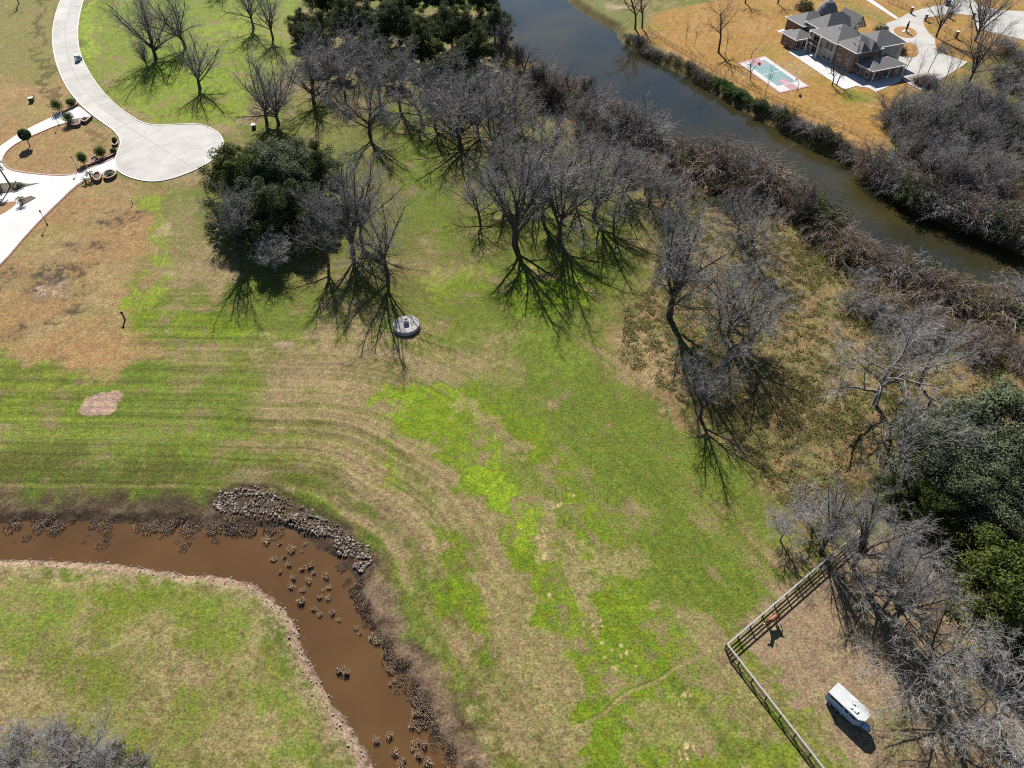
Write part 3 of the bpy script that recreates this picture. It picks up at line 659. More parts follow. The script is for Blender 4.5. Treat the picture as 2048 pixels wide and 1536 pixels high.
# snag hung with dead vines
def vine_snag(seed, H):
    segs = grow_tree(seed, H, [dict(len=.7, rad=.2, seg=7, jit=.08, up=.02, tip=.4), dict(n=7, ang=50, len=.5, seg=5, jit=.15, up=.02, rr=.5, **{'from': .35}, fall=.4), dict(n=5, ang=44, len=.5, seg=4, jit=.18, up=.0, rr=.5, **{'from': .2}, fall=.3)])
    top = max(s[1][2] for s in segs); k = H/top
    segs = [(tuple(x*k for x in s[0]), tuple(x*k for x in s[1]), s[2], s[3], s[4]) for s in segs]
    r = random.Random(seed+50); c = [s for s in segs if s[4] >= 1]; vines = []
    for s in c:
        for _ in range(3):
            f = r.random(); p = tuple(s[0][m]+(s[1][m]-s[0][m])*f+r.gauss(0, .2) for m in range(3))
            L = min(r.uniform(.3, 1.0)**2*5.0+.4, max(p[2]-.2, .3)); wx, wy = r.gauss(0, .12), r.gauss(0, .12)
            for i in range(3):
                q = (p[0]+wx+r.gauss(0, .2), p[1]+wy+r.gauss(0, .2), p[2]-L/3); vines.append((p, q, .018, .014, 3)); p = q
                if r.random() < .5: vines.append((p, (p[0]+r.gauss(0, .5), p[1]+r.gauss(0, .5), p[2]+r.uniform(-.3, .5)), .014, .01, 3))
    V, F = tubes([s for s in segs if s[4] < 1], 7); tm = fast_mesh('trunk', V, F, [M_bark], True)
    V, F = tubes(c+vines, 3, 1.3); return tm, fast_mesh('crown', V, F, [M_twig3]), H
PROTO['n1'] = vine_snag(21, 9); PROTO['n2'] = vine_snag(22, 9); PROTO['n3'] = vine_snag(27, 9)
# evergreen oaks: limbs plus leaf faces gathered in clumps
def leaf_quads(cen, nrm, size, rng):
    n = len(cen); v = rng.normal(size=(n, 3)); v -= (v*nrm).sum(1)[:, None]*nrm; v /= np.linalg.norm(v, axis=1)[:, None]+1e-9
    w = np.cross(nrm, v); s = (size*rng.uniform(.6, 1.4, n))[:, None]
    a = cen-v*s; b_ = cen+w*s*.55; c = cen+v*s; d = cen-w*s*.55
    V = np.stack([a, b_, c, d], 1).reshape(-1, 3); F = np.arange(n*4).reshape(-1, 4); return V, F
M_leafD = leafmat('leaf_dark', (.022, .034, .012), (.072, .092, .028)); M_leafG = leafmat('leaf_greygreen', (.045, .058, .030), (.15, .165, .09)); M_leafO = leafmat('leaf_olive', (.030, .042, .008), (.095, .115, .02))
def oak_proto(seed, H, Rr, nclump, per, size, ml, flat=.75):
    rng = np.random.default_rng(seed); r = random.Random(seed)
    ct = []
    while len(ct) < nclump:
        v = rng.normal(size=3); v /= np.linalg.norm(v); v[2] = abs(v[2])
        rad = rng.uniform(.12, 1.0)**.42
        ct.append((v[0]*Rr*rad, v[1]*Rr*rad, H*.30+v[2]*H*.62*rad*flat*1.15+rng.uniform(-.2, .06)*H))
    ct = np.array(ct); ct[:, 2] = np.clip(ct[:, 2], H*.16, H*.93)
    th_ = np.arctan2(ct[:, 1], ct[:, 0]); ct[:, :2] *= (1+.16*np.sin(3*th_+seed)+.10*np.sin(5*th_+seed*2))[:, None]
    cr = rng.uniform(.75, 1.55, nclump)*Rr/6.2
    cen = []; nr = []
    for c, q in zip(ct, cr):
        v = rng.normal(size=(per, 3)); v /= np.linalg.norm(v, axis=1)[:, None]
        rad = rng.uniform(.1, 1.15, per)**.5*q; cen.append(c+v*rad[:, None]*np.array([1, 1, .62])); nr.append(v*.7+rng.normal(size=(per, 3))*.6+np.array([0, 0, .45]))
    cen = np.vstack(cen); nr = np.vstack(nr); nr /= np.linalg.norm(nr, axis=1)[:, None]
    V, F = leaf_quads(cen, nr, np.full(len(cen), size), rng); cm = fast_mesh('crown', V, F, [ml])
    segs = []; th = H*.3
    segs.append(((0, 0, -.3), (.1, .05, th), .45, .34, 0))
    for i in range(0, nclump, 3):
        c = ct[i]; m_ = (c[0]*.45+r.gauss(0, .4), c[1]*.45+r.gauss(0, .4), th+(c[2]-th)*.55)
        segs.append(((.1, .05, th-.2), m_, .2, .12, 0)); segs.append((m_, tuple(c), .12, .04, 0))
    V, F = tubes(segs, 6); tm = fast_mesh('trunk', V, F, [M_bark], True)
    return tm, cm, H
PROTO['o1'] = oak_proto(31, 12, 7.0, 115, 340, .145, M_leafD); PROTO['o2'] = oak_proto(32, 12, 7.0, 110, 340, .145, M_leafD, .85)
PROTO['g1'] = oak_proto(33, 12, 7.5, 130, 320, .135, M_leafG); PROTO['g2'] = oak_proto(34, 11, 6.2, 100, 330, .135, M_leafO, .9)
# brush: tangles of thin stems, some with leaves
def brush_proto(seed, H, Rr, n, droop, mt, leaf=None, nl=0, ls=.09):
    r = random.Random(seed); segs = []; tips = []
    for _ in range(n):
        az = r.uniform(0, 6.283); rad = Rr*math.sqrt(r.random())*.75; p = (math.cos(az)*rad*.5, math.sin(az)*rad*.5, -.1)
        d = norm((math.cos(az)*r.uniform(.1, .9)+r.gauss(0, .2), math.sin(az)*r.uniform(.1, .9)+r.gauss(0, .2), 1)); L = H*r.uniform(.6, 1.15); ns = 6
        for i in range(ns):
            d = norm((d[0]+r.gauss(0, .16), d[1]+r.gauss(0, .16), d[2]+r.gauss(0, .1)-droop*i/ns))
            q = (p[0]+d[0]*L/ns, p[1]+d[1]*L/ns, max(p[2]+d[2]*L/ns, .05)); segs.append((p, q, .032*(1-i/ns*.6), .032*(1-(i+1)/ns*.6), 0))
            for _k in range(3 if i > 1 else 0):
                e = norm((d[0]+r.gauss(0, .7), d[1]+r.gauss(0, .7), d[2]*.5+r.gauss(0, .5)-droop*.6)); l = L*r.uniform(.08, .28)
                t_ = (q[0]+e[0]*l, q[1]+e[1]*l, max(q[2]+e[2]*l, .05)); segs.append((q, t_, .017, .010, 1)); tips.append(t_)
                e = norm((e[0]+r.gauss(0, .6), e[1]+r.gauss(0, .6), e[2]+r.gauss(0, .5)-droop)); t2 = (t_[0]+e[0]*l*.7, t_[1]+e[1]*l*.7, max(t_[2]+e[2]*l*.7, .05)); segs.append((t_, t2, .012, .008, 1)); tips.append(t2)
            p = q
    V, F = tubes(segs, 3, 1.35); sm = fast_mesh('stems', V, F, [mt]); lm = None
    if leaf:
        rng = np.random.default_rng(seed); T = np.array(tips, np.float32); i = rng.integers(0, len(T), nl)
        cen = T[i]+rng.normal(size=(nl, 3))*.16; nr = rng.normal(size=(nl, 3))+np.array([0, 0, .8]); nr /= np.linalg.norm(nr, axis=1)[:, None]
        V, F = leaf_quads(cen, nr, np.full(nl, ls), rng); lm = fast_mesh('leaves', V, F, [leaf])
    return sm, lm, H
M_leafY = leafmat('leaf_yellow', (.07, .07, .010), (.20, .18, .022)); M_leafB = leafmat('leaf_brown', (.055, .038, .020), (.145, .105, .055)); M_leafV = leafmat('leaf_vivid', (.02, .055, .005), (.055, .13, .010)); M_leafM = leafmat('leaf_mid', (.022, .045, .008), (.06, .10, .02))
M_twigR = mat('twig_tan', (.215, .165, .135), .9, .3, .6)
BR = {'b1': brush_proto(41, 3.4, 3.0, 60, .5, M_twig3, M_leafB, 900), 'b2': brush_proto(42, 3.2, 3.2, 60, .65, M_twigR, M_leafB, 700), 'b3': brush_proto(43, 3.6, 2.8, 60, .4, M_twig, M_leafB, 400),
      'b4': brush_proto(44, 2.6, 2.6, 45, .5, M_twig3, M_leafY, 2200, .10), 'b5': brush_proto(45, 3.0, 2.4, 40, .4, M_twig3, M_leafD, 4200, .12), 'b6': brush_proto(46, 2.0, 2.4, 40, .6, M_twig3, M_leafV, 3600, .11),
      'b7': brush_proto(47, 2.2, 2.6, 45, .7, M_twigR, M_leafY, 900, .09)}
_first = {}
def place_tree(kind, px, py, h, label, group, cat='tree', name=None, wide=1.0, rz=None, pos=None, parts=None):
    if kind[0] == 'v': h *= 1.17; wide *= 1.08
    if kind[0] == 's': h *= 1.06; wide *= 1.05
    x, y, z = pos or G(px, py)
    src = PROTO.get(kind) or BR[kind]; s = h/src[2]; rz = R.uniform(0, 6.28) if rz is None else rz
    nm = name or {'o': 'oak_tree', 'g': 'oak_tree', 'n': 'vine_hung_snag', 'b': 'brush_shrub'}.get(kind[0], 'bare_tree')
    t_ = thing(nm, label, cat, (x, y, z), rz, group); t_.scale = (s*wide, s*wide, s)
    pn = ('stems', 'leaves') if kind in BR else ('trunk', 'crown')
    for n_, me in zip(pn, src[:2]):
        if me is not None: link(n_, me, t_)
    return t_
g = 'bare trees beside the curving street'
for k, x, y, h, w, lb in [('v3', 312, 118, 20, 1.0, 'tall bare tree with leaning trunk on bright lawn inside the street curve'), ('v1', 371, 96, 19, 1.0, 'tall slender bare tree behind the pale one near the turning circle lawn'),
                          ('v1', 400, 178, 16, 1.05, 'bare tree whose shadow fans onto the turning circle kerb'), ('v4', 507, 56, 16, 1.0, 'bare tree on the yellow green lawn, well away from the street'), ('v4', 546, 78, 15, 1.0, 'slim bare tree next to the dark evergreen grove edge'),
                          ('v1', 534, 247, 17, 1.0, 'bare tree beside a small utility box, left of its close twin trunk'), ('v3', 557, 247, 17, .95, 'bare tree with dark fork, twin of the one beside the utility box'), ('s1', 440, -20, 14, .9, 'bare tree at the upper end of the bright lawn'),
                          ('v2', 297, 140, 10, .8, 'small bare tree under the leaning tall one on the lawn'), ('d1', 38, 8, 10, .8, 'bare tree standing alone on the dormant lawn across the street')]:
    place_tree(k, x, y, h, lb, g, wide=w)
g = 'bare trees of the middle wood'
for k, x, y, h, w, lb in [('v3', 628, 207, 16, 1.15, 'broad bare tree in front of the dark evergreen grove, single straight trunk'), ('v1', 740, 270, 17, 1.1, 'bare tree splitting into several upswept trunks beside the grassy clearing'), ('v4', 760, 203, 15, 1.1, 'bare tree behind the many-trunked one, against evergreen shade'),
                          ('s1', 843, 246, 13, 1.2, 'bare tree with wide root-like shadow at the head of the clearing'), ('v3', 920, 292, 17, 1.2, 'bare tree with pale twig crown right of the clearing'), ('s1', 690, 195, 13, 1.1, 'low bare tree between evergreens and clearing'),
                          ('v1', 985, 310, 15, 1.0, 'bare tree beside the tallest trunk of the middle wood'), ('v2', 1030, 490, 23, 1.0, 'tallest bare tree of the middle wood with thick dark trunk'), ('v4', 1118, 480, 20, 1.0, 'tall bare tree above the vivid green patch'),
                          ('v1', 1187, 435, 19, .9, 'bare tree with kinked pale trunk near the brushy bank'), ('s3', 1227, 470, 11, 1.0, 'short bare tree beside the kinked trunk'), ('v3', 1065, 395, 16, 1.0, 'bare tree behind the tallest trunk, crown mixed with its neighbour'),
                          ('s1', 960, 440, 11, 1.1, 'small pale bare tree at the edge of the clearing'), ('v3', 1010, 260, 15, 1.1, 'bare tree between evergreens and the riverbank tangle'), ('v1', 890, 205, 15, 1.1, 'bare tree rooted in the evergreen shade'),
                          ('v4', 1100, 330, 14, 1.0, 'bare tree just inside the riverbank tangle'), ('s3', 1150, 360, 12, 1.0, 'bare pale tree at the lower edge of riverbank tangle'), ('v3', 655, 165, 15, 1.1, 'bare tree in front of the grove end by the bright lawn'), ('v1', 715, 150, 16, 1.0, 'bare tree rising out of the grove shade'), ('v4', 800, 215, 16, 1.0, 'bare tree at the back corner of the clearing'), ('v1', 870, 255, 15, 1.05, 'bare tree between the two root-like shadows'), ('v3', 955, 265, 16, 1.05, 'bare tree in the thick of the wood behind the pale crown'), ('v2', 1085, 440, 18, .9, 'upswept bare tree between the two tallest trunks'), ('v1', 1150, 410, 16, .9, 'bare tree just behind the tall one above the vivid patch'), ('v4', 1000, 400, 15, .9, 'slim bare tree at the shoulder of the tallest trunk'), ('v3', 1245, 400, 14, .9, 'bare tree where the wood meets the bank brush')]:
    place_tree(k, x, y, h, lb, g, wide=w)
g = 'bare trees round the oak clump'
for k, x, y, h, w, lb in [('v4', 497, 512, 16, .85, 'bare tree in front of the oak clump with long striped shadow'), ('p1', 552, 545, 10, 1.0, 'low pale bare tree at the foot of the oak clump'), ('v4', 657, 528, 16, .8, 'bare tree with forked trunk right of the oak clump'), ('v2', 706, 505, 20, .9, 'tall bare tree with straight trunk, right of the forked one'),
                          ('v1', 722, 478, 19, .8, 'tall bare tree with paler trunk behind the straight one'), ('v1', 775, 550, 20, .85, 'bare tree whose shadow reaches the round concrete manhole'), ('t1', 440, 452, 14, 1.0, 'bare tree leaning out of the oak clump toward the lawn')]:
    place_tree(k, x, y, h, lb, g, wide=w)
g = 'bare trees along the wood edge'
for k, x, y, h, w, lb in [('v2', 1338, 634, 23, 1.0, 'tall crooked bare tree at the corner of the straw patch'), ('s3', 1437, 655, 16, .9, 'bare tree with pale base in front of the riverbank brush'), ('v3', 1456, 668, 15, .9, 'bare tree close behind the pale-based one'), ('s3', 1494, 710, 16, .9, 'bare tree with low spreading fork on brown leaf litter'),
                          ('v1', 1400, 836, 15, .75, 'bare tree at the meadow edge with bold shadow on green grass'), ('t1', 1573, 965, 10, .9, 'crooked small bare tree in the brown brush'), ('p1', 1615, 1045, 9, 1.15, 'low dense pale bare tree above the paddock fence end'), ('s3', 1765, 958, 19, .65, 'large bare tree with leaning dark trunk beside the oaks'),
                          ('s2', 1750, 808, 18, 1.0, 'wide pale bare tree overhanging the brown riverbank brush'), ('s3', 1838, 768, 15, .85, 'wide bare tree between riverbank brush and oaks'), ('p1', 1560, 1080, 8, 1.0, 'low pale twiggy tree beside the fence end')]:
    place_tree(k, x, y, h, lb, g, wide=w)
g = 'bare trees over the paddock'
for k, x, y, h, w, lb in [('s2', 1770, 1165, 11, 1.15, 'spreading pale bare tree at the top of the dirt paddock'), ('s3', 1850, 1345, 12, 1.15, 'spreading bare tree in the middle of the paddock shade'), ('s2', 1985, 1440, 12, 1.15, 'spreading bare tree behind the horse trailer'), ('s3', 2080, 1330, 12, 1.1, 'bare tree under the olive green oak by the paddock'), ('p1', 1690, 1110, 7, 1.0, 'small pale bare tree by the paddock fence'), ('s3', 1905, 1480, 10, 1.0, 'bare tree low in the paddock beside the trailer shade'), ('v2', 1640, 1105, 13, .8, 'slender bare tree beside the upper end of the rail fence'), ('v4', 1705, 1135, 15, .8, 'tall bare tree whose trunk shadow crosses the dirt paddock'), ('v2', 1790, 1235, 14, .8, 'tall bare tree shading the paddock above the trailer'), ('v2', 1738, 1200, 13, .75, 'slender bare tree throwing a shadow toward the trailer')]:
    place_tree(k, x, y, h, lb, g, wide=w)
g = 'bare trees on the ditch corner'
for k, x, y, h, w, lb in [('s2', 168, 1535, 9, .9, 'pale bare tree with thick dark trunk in the corner brush'), ('p1', 207, 1560, 7, 1.0, 'small pale bare tree at the edge of the corner brush'), ('s2', 80, 1560, 9, .9, 'pale bare tree deep in the corner brush'), ('p1', 10, 1530, 8, 1.0, 'pale bare tree at the frame side of the corner brush'), ('p1', 120, 1475, 5, 1.0, 'low pale twiggy tree in the corner brush')]:
    place_tree(k, x, y, h, lb, g, wide=w)
g = 'bare trees of the far yard'
for k, x, y, h, w, lb in [('d1', 1270, 58, 17, .9, 'dark double-trunked tree on the far bank, thicker stem'), ('d1', 1284, 56, 15, .8, 'dark double-trunked tree on the far bank, thinner stem'), ('t1', 1371, 90, 9, .9, 'small bare tree on the golden lawn, first by the bank'), ('t1', 1389, 95, 9, .9, 'small bare tree on the golden lawn, second by the bank'),
                          ('d1', 1437, 105, 18, .8, 'tall dark bare tree on the golden lawn'), ('t1', 1450, 113, 11, 1.0, 'slim bare tree beside the tall dark one on golden lawn'), ('t1', 1530, 190, 10, .9, 'bare tree leaning over the sports court'), ('d1', 1500, 160, 7, .8, 'small bare tree at the sports court edge'),
                          ('d1', 1664, 171, 9, .8, 'dark bare tree in front of the house patio, left stem'), ('d1', 1673, 170, 8, .8, 'dark bare tree in front of the house patio, right stem'), ('t1', 1733, 166, 14, .8, 'slender bare tree before the shaded house wing'),
                          ('t1', 1802, 164, 13, .9, 'slender bare tree at the drive edge beside the patio corner'), ('t1', 1830, 167, 11, .9, 'slender bare tree beside the brush pile on the drive'), ('t1', 1856, 146, 14, 1.0, 'slender bare tree standing over the brush pile'), ('t1', 1884, 176, 14, .9, 'slender bare tree at the lower drive corner'), ('t1', 1901, 164, 13, .9, 'slender bare tree near the drive end'),
                          ('v4', 1872, 74, 15, .8, 'bare tree with three trunks inside the iron fence'), ('v2', 1950, 82, 18, .9, 'tall bare tree between the iron fence and the far road'), ('v4', 1934, 172, 19, .8, 'tall dark-stemmed bare tree at the thicket edge'), ('d1', 1555, 8, 11, .9, 'bare tree behind the house wing on golden lawn'), ('d1', 1490, 6, 12, .9, 'bare tree at the back of the golden lawn')]:
    place_tree(k, x, y, h, lb, g, wide=w)
g = 'evergreens of the dark grove'
GL = {0: 'dark evergreen oak at the grove edge beside the bright lawn', 1: 'dark evergreen oak packed into the middle of the grove', 2: 'dark evergreen oak at the grove end beside the bayou', 3: 'low dark evergreen oak in front of the grove'}
for k, x, y, h, w, r_ in [('o1', 612, 84, 12, .75, 0), ('o2', 640, 116, 15, .8, 0), ('o1', 705, 86, 17, .85, 1), ('o2', 752, 128, 13, .8, 1), ('o1', 800, 96, 17, .9, 1), ('o2', 846, 130, 14, .75, 1), ('o1', 905, 98, 16, .9, 1), ('o2', 950, 128, 13, .8, 2), ('o1', 990, 88, 14, .75, 2), ('o2', 655, 25, 15, .9, 0), ('o1', 735, 20, 18, .95, 1), ('o2', 815, 36, 14, 1.0, 1), ('o1', 880, 28, 18, .9, 1), ('o2', 962, 36, 15, .8, 2), ('o1', 790, 172, 10, .7, 3), ('o2', 870, 190, 12, .75, 3), ('o1', 945, 206, 11, .75, 3), ('o2', 680, 158, 9, .7, 3), ('g2', 905, 160, 10, .8, 3)]:
    place_tree(k, x, y, h, ('tall ' if h > 15.5 else '')+GL[r_], g, wide=w)
g = 'bare trees leaning over the bayou'
for k, x, y, h, w, lb in [('s1', 1008, 118, 12, .8, 'bare tree at the grove end overhanging the bayou'), ('d1', 1048, 158, 12, .8, 'dark gnarled bare tree at the water near the grove'), ('v4', 1092, 192, 11, .8, 'upswept bare tree at the water, second past the grove'), ('d1', 1140, 205, 11, .8, 'dark gnarled bare tree amid brush at the river bend'), ('s1', 1195, 235, 10, .8, 'low bare tree amid brush at the river bend'), ('v4', 1250, 270, 10, .8, 'upswept bare tree at the water below the bend'), ('d1', 1600, 425, 10, .8, 'dark bare tree standing at the waterline brush'), ('s3', 1480, 372, 9, .8, 'small pale bare tree at the waterline brush')]:
    place_tree(k, x, y, h, lb, g, wide=w)
g = 'bare trees tangled along the bank'
for i in range(22):
    t_ = i/22*7+R.random()*.2; q = np.array([(960, 170), (1020, 240), (1100, 280), (1180, 310), (1260, 350), (1340, 430), (1430, 470), (1520, 520), (1600, 560)], float); k = min(int(t_), 7); f = t_-k; p = q[k]*(1-f)+q[k+1]*f
    kk = R.choice(('v1', 'v4', 's1', 't1', 'v3', 's3')); x, y = p[0]+R.gauss(0, 22), p[1]+R.gauss(0, 22)
    where = 'in the tangle below the evergreen grove' if t_ < 2 else ('in the tangle along the upper near bank' if t_ < 4.6 else 'in the brush along the lower near bank')
    place_tree(kk, x, y, R.uniform(8.5, 13), {'v': 'upswept bare tree ', 's': 'spreading bare tree ', 't': 'slender bare tree '}[kk[0]]+where, g, wide=R.uniform(.8, 1.05))
g = 'evergreen oaks of the clump by the turning circle'
for k, x, y, h, w, lb in [('g2', 495, 405, 16, .95, 'dense evergreen oak nearest the turning circle'), ('g1', 575, 395, 17, .95, 'dense evergreen oak at the back of the clump'), ('o2', 640, 400, 15, .85, 'dark evergreen oak at the back beside the clearing'), ('o1', 545, 480, 16, .9, 'dark evergreen oak at the front of the clump'), ('o2', 620, 468, 14, .8, 'dark evergreen oak on the clearing side of the clump'), ('o1', 490, 470, 12, .8, 'small dark evergreen oak on the lawn side of the clump')]:
    place_tree(k, x, y, h, lb, g, wide=w)
g = 'evergreen oaks beside the paddock'
for k, x, y, h, w, lb in [('g1', 1868, 955, 14, 1.1, 'grey green oak beside the leaning bare tree'), ('g1', 1975, 925, 16, 1.15, 'grey green oak behind the paddock trees, larger crown'), ('g2', 1850, 1035, 9, 1.0, 'olive green oak between grey oak and paddock'), ('g1', 1935, 1030, 13, 1.0, 'grey green oak in the middle of the oak stand'), ('g2', 1995, 1225, 14, 1.15, 'bright olive oak overhanging the paddock shade'), ('g1', 2065, 1000, 14, 1.1, 'grey green oak at the outer side of the stand'), ('g2', 2085, 1190, 13, 1.0, 'olive oak behind the bright olive one'), ('o2', 1795, 1000, 7, 1.0, 'small dark oak at the foot of the leaning bare tree')]:
    place_tree(k, x, y, h, lb, g, wide=w)
# brush along the bayou
def scatter(line, n, spread_px, kinds, hr, label, group, name='brush_shrub', cat='shrub'):
    q = np.array(line, float); d = np.concatenate([[0], np.cumsum(np.hypot(*np.diff(q, axis=0).T))])
    for i in range(n):
        t_ = (i+R.random())/n*d[-1]; x = np.interp(t_, d, q[:, 0]); y = np.interp(t_, d, q[:, 1])
        px, py = x+R.gauss(0, spread_px*.6), y+R.gauss(0, spread_px*.45)
        p = G(px, py)
        if p[2] < RIVER_Z+.15:
            p = G(px+ (0), py+spread_px*.5)
            if p[2] < RIVER_Z+.15: continue
        k = R.choices([a for a, _ in kinds], [b_ for _, b_ in kinds])[0]
        place_tree(k, 0, 0, R.uniform(*hr)*(1 if k not in ('b6', 'b7', 'b4') else .75), label[k] if isinstance(label, dict) else label, group, cat, name, R.uniform(.85, 1.25), None, p)
LB = lambda where: {'b1': 'dark brown tangled brush '+where, 'b2': 'tan drooping leafless brush '+where, 'b3': 'grey leafless brush '+where, 'b4': 'yellow green leafy shrub '+where, 'b5': 'dark evergreen shrub '+where, 'b6': 'vivid green low shrub '+where, 'b7': 'straw coloured low brush '+where}
scatter([(1040, 165), (1110, 200), (1180, 230), (1255, 275), (1305, 325), (1420, 340), (1530, 372)], 60, 36, [('b1', 3.5), ('b2', 3), ('b3', 2.5), ('b4', 3), ('b5', 1.2), ('b7', .8)], (2.8, 8.0), LB('on the near bank of the bayou, upper reach'), 'brush on the near bank, upper reach')
scatter([(1530, 372), (1600, 420), (1655, 475), (1740, 522), (1840, 572), (1930, 598), (2050, 625)], 58, 26, [('b1', 2.5), ('b2', 4.5), ('b3', 2), ('b4', 3.4), ('b5', 1.4), ('b7', 1.5)], (2.2, 6.0), LB('on the near bank of the bayou, lower reach'), 'brush on the near bank, lower reach')
scatter([(1700, 590), (1830, 650), (1950, 680), (2048, 720)], 18, 45, [('b2', 4), ('b1', 2), ('b3', 3), ('b7', 1)], (3, 5), LB('behind the wide bare trees'), 'brush behind the wide bare trees')
scatter([(1245, 85), (1310, 115), (1370, 145), (1430, 180)], 18, 9, [('b1', 5), ('b3', 2), ('b4', .7)], (1.5, 2.6), LB('on the far bank below the golden lawn'), 'brush on the far bank, upper reach')
scatter([(1425, 178), (1480, 208), (1550, 243)], 16, 7, [('b6', 6), ('b5', 1)], (1.6, 2.6), LB('on the far bank below the sports court'), 'green shrubs on the far bank')
scatter([(1540, 240), (1600, 272), (1660, 302), (1700, 325)], 18, 10, [('b1', 5), ('b3', 2), ('b5', 1)], (2.0, 3.4), LB('on the far bank below the yard fence'), 'brush on the far bank, lower reach')
scatter([(1720, 345), (1790, 385), (1880, 430), (1970, 465), (2048, 490)], 32, 24, [('b1', 4), ('b3', 4), ('b2', 2), ('b5', .6)], (4.0, 6.5), LB('at the waterline of the far thicket'), 'thicket brush at the waterline')
scatter([(1790, 250), (1850, 300), (1900, 350), (1980, 390), (2060, 420)], 36, 45, [('b3', 5), ('b1', 3), ('b5', 1.2), ('b2', 2)], (3, 5.5), LB('inside the far thicket'), 'thicket brush on the far side')
scatter([(1890, 235), (1935, 250), (1990, 260), (2060, 270)], 30, 40, [('b3', 5), ('b5', 2.2), ('b1', 2)], (3, 5.5), LB('at the back of the far thicket'), 'thicket brush at the back')
scatter([(1990, 110), (2040, 130), (2070, 160), (2000, 170)], 12, 18, [('b5', 3), ('b3', 3), ('b4', 1)], (2.5, 5), LB('beside the far concrete road'), 'brush beside the far road')
scatter([(20, 1500), (90, 1480), (180, 1500), (270, 1530), (300, 1560)], 22, 34, [('b1', 3), ('b3', 2), ('b4', 2), ('b6', 1), ('b7', 1)], (1.0, 2.2), LB('in the brush corner by the ditch'), 'corner brush by the ditch')
g = 'thicket trees on the far side'
for i in range(46):
    x = R.uniform(1770, 2080); y = 190+(x-1790)*.35+R.uniform(0, 170)
    k = R.choice(('t1', 'v4', 't1', 's1', 'v1')); p = G(x, y)
    if p[2] < -.6: continue
    place_tree(k, x, y, R.uniform(9, 14), {'t': 'slender', 'v': 'upswept', 's': 'spreading'}[k[0]]+' leafless grey tree '+('at the back of the far thicket' if y < 195+(x-1790)*.35+50 else 'in the middle of the far thicket' if y < 195+(x-1790)*.35+110 else 'on the water side of the far thicket'), g, wide=R.uniform(.75, 1.0))
g = 'vine hung snags on the near bank'
for i, (x, y, h) in enumerate([(1035, 150, 10), (1075, 185, 10), (1105, 205, 8), (1172, 215, 9), (1240, 265, 8), (1340, 345, 7), (1432, 365, 8), (1590, 440, 9), (1000, 120, 11)]):
    place_tree(('n1', 'n2', 'n3')[i % 3], x, y, h, 'dead tree trunk draped in brown hanging vines on the near bank', g, wide=R.uniform(.7, 1.2), cat='dead tree')

# ------------------------------------------------------------------ house across the bayou
M_roof = mat('roof_shingle', (.135, .13, .128), .9, .18, 1.5, .3); M_brick = mat('house_brick', (.20, .115, .085), .9, .22, 5, .3); M_render = mat('house_stucco', (.36, .31, .25), .9, .12, 1.2)
M_trim = mat('white_trim', (.62, .60, .56), .6, .06); M_glass = mat('window_glass', (.02, .026, .032), .08, .1, spec=.6); M_frame = mat('window_frame', (.5, .48, .45), .5, .06)
hO = P(1614, 102); HA = math.radians(22.0)
house = thing('house', 'large two storey brick house with many hipped grey shingle roofs', 'house', (hO[0], hO[1], 0), HA); house.scale = (1.06, 1.06, 1.06)
# house frame: x to the right wing, y away from the camera
def hip(mb, x0, x1, y0, y1, ze, rise, ov=.55):
    x0 -= ov; x1 += ov; y0 -= ov; y1 += ov; w, d = x1-x0, y1-y0; i = min(w, d)/2
    if w >= d: r0, r1 = (x0+i, (y0+y1)/2), (x1-i, (y0+y1)/2)
    else: r0, r1 = ((x0+x1)/2, y0+i), ((x0+x1)/2, y1-i)
    zt = ze+rise
    vs = [(x0, y0, ze), (x1, y0, ze), (x1, y1, ze), (x0, y1, ze), (r0[0], r0[1], zt), (r1[0], r1[1], zt)]
    fs = [(0, 1, 5, 4), (1, 2, 5), (2, 3, 4, 5), (3, 0, 4), (3, 2, 1, 0)] if w >= d else [(0, 1, 4), (1, 2, 5, 4), (2, 3, 5), (3, 0, 4, 5), (3, 2, 1, 0)]
    return mb.add(vs, fs)
def fascia(x0, x1, y0, y1, z, par, ov=.55):
    x0 -= ov; x1 += ov; y0 -= ov; y1 += ov; mb = MB(); t_ = .16
    mb.box(((x0+x1)/2, y0-t_/2, z+.02), (x1-x0+2*t_, t_, .24)); mb.box(((x0+x1)/2, y1+t_/2, z+.02), (x1-x0+2*t_, t_, .24))
    mb.box((x0-t_/2, (y0+y1)/2, z+.02), (t_, y1-y0, .24)); mb.box((x1+t_/2, (y0+y1)/2, z+.02), (t_, y1-y0, .24))
    mb.build('fascia', M_trim, par)
blocks = [  # x0,x1,y0,y1,eave,rise,material
    (0.0, 11.5, -11.0, 0.0, 6.0, 3.0, M_render), (0.6, 9.5, -18.6, -10.4, 6.02, 2.7, M_brick), (8.2, 19.3, -17.6, -8.6, 5.98, 2.8, M_render),
    (3.2, 16.0, -2.0, 6.5, 6.04, 3.3, M_render), (1.6, 12.0, 6.0, 14.0, 5.2, 2.4, M_brick), (-3.6, 3.0, 2.0, 8.6, 3.2, 1.7, M_brick), (2.2, 13.8, -25.0, -17.9, 3.1, 1.5, M_brick)]
for x0, x1, y0, y1, ze, rise, wm in blocks:
    MB().box(((x0+x1)/2, (y0+y1)/2, ze/2-.1), (x1-x0, y1-y0, ze+.2)).build('wall', wm, house)
    rf = hip(MB(), x0, x1, y0, y1, ze, rise).build('roof', M_roof, house)
    fascia(x0, x1, y0, y1, ze-.06, rf)
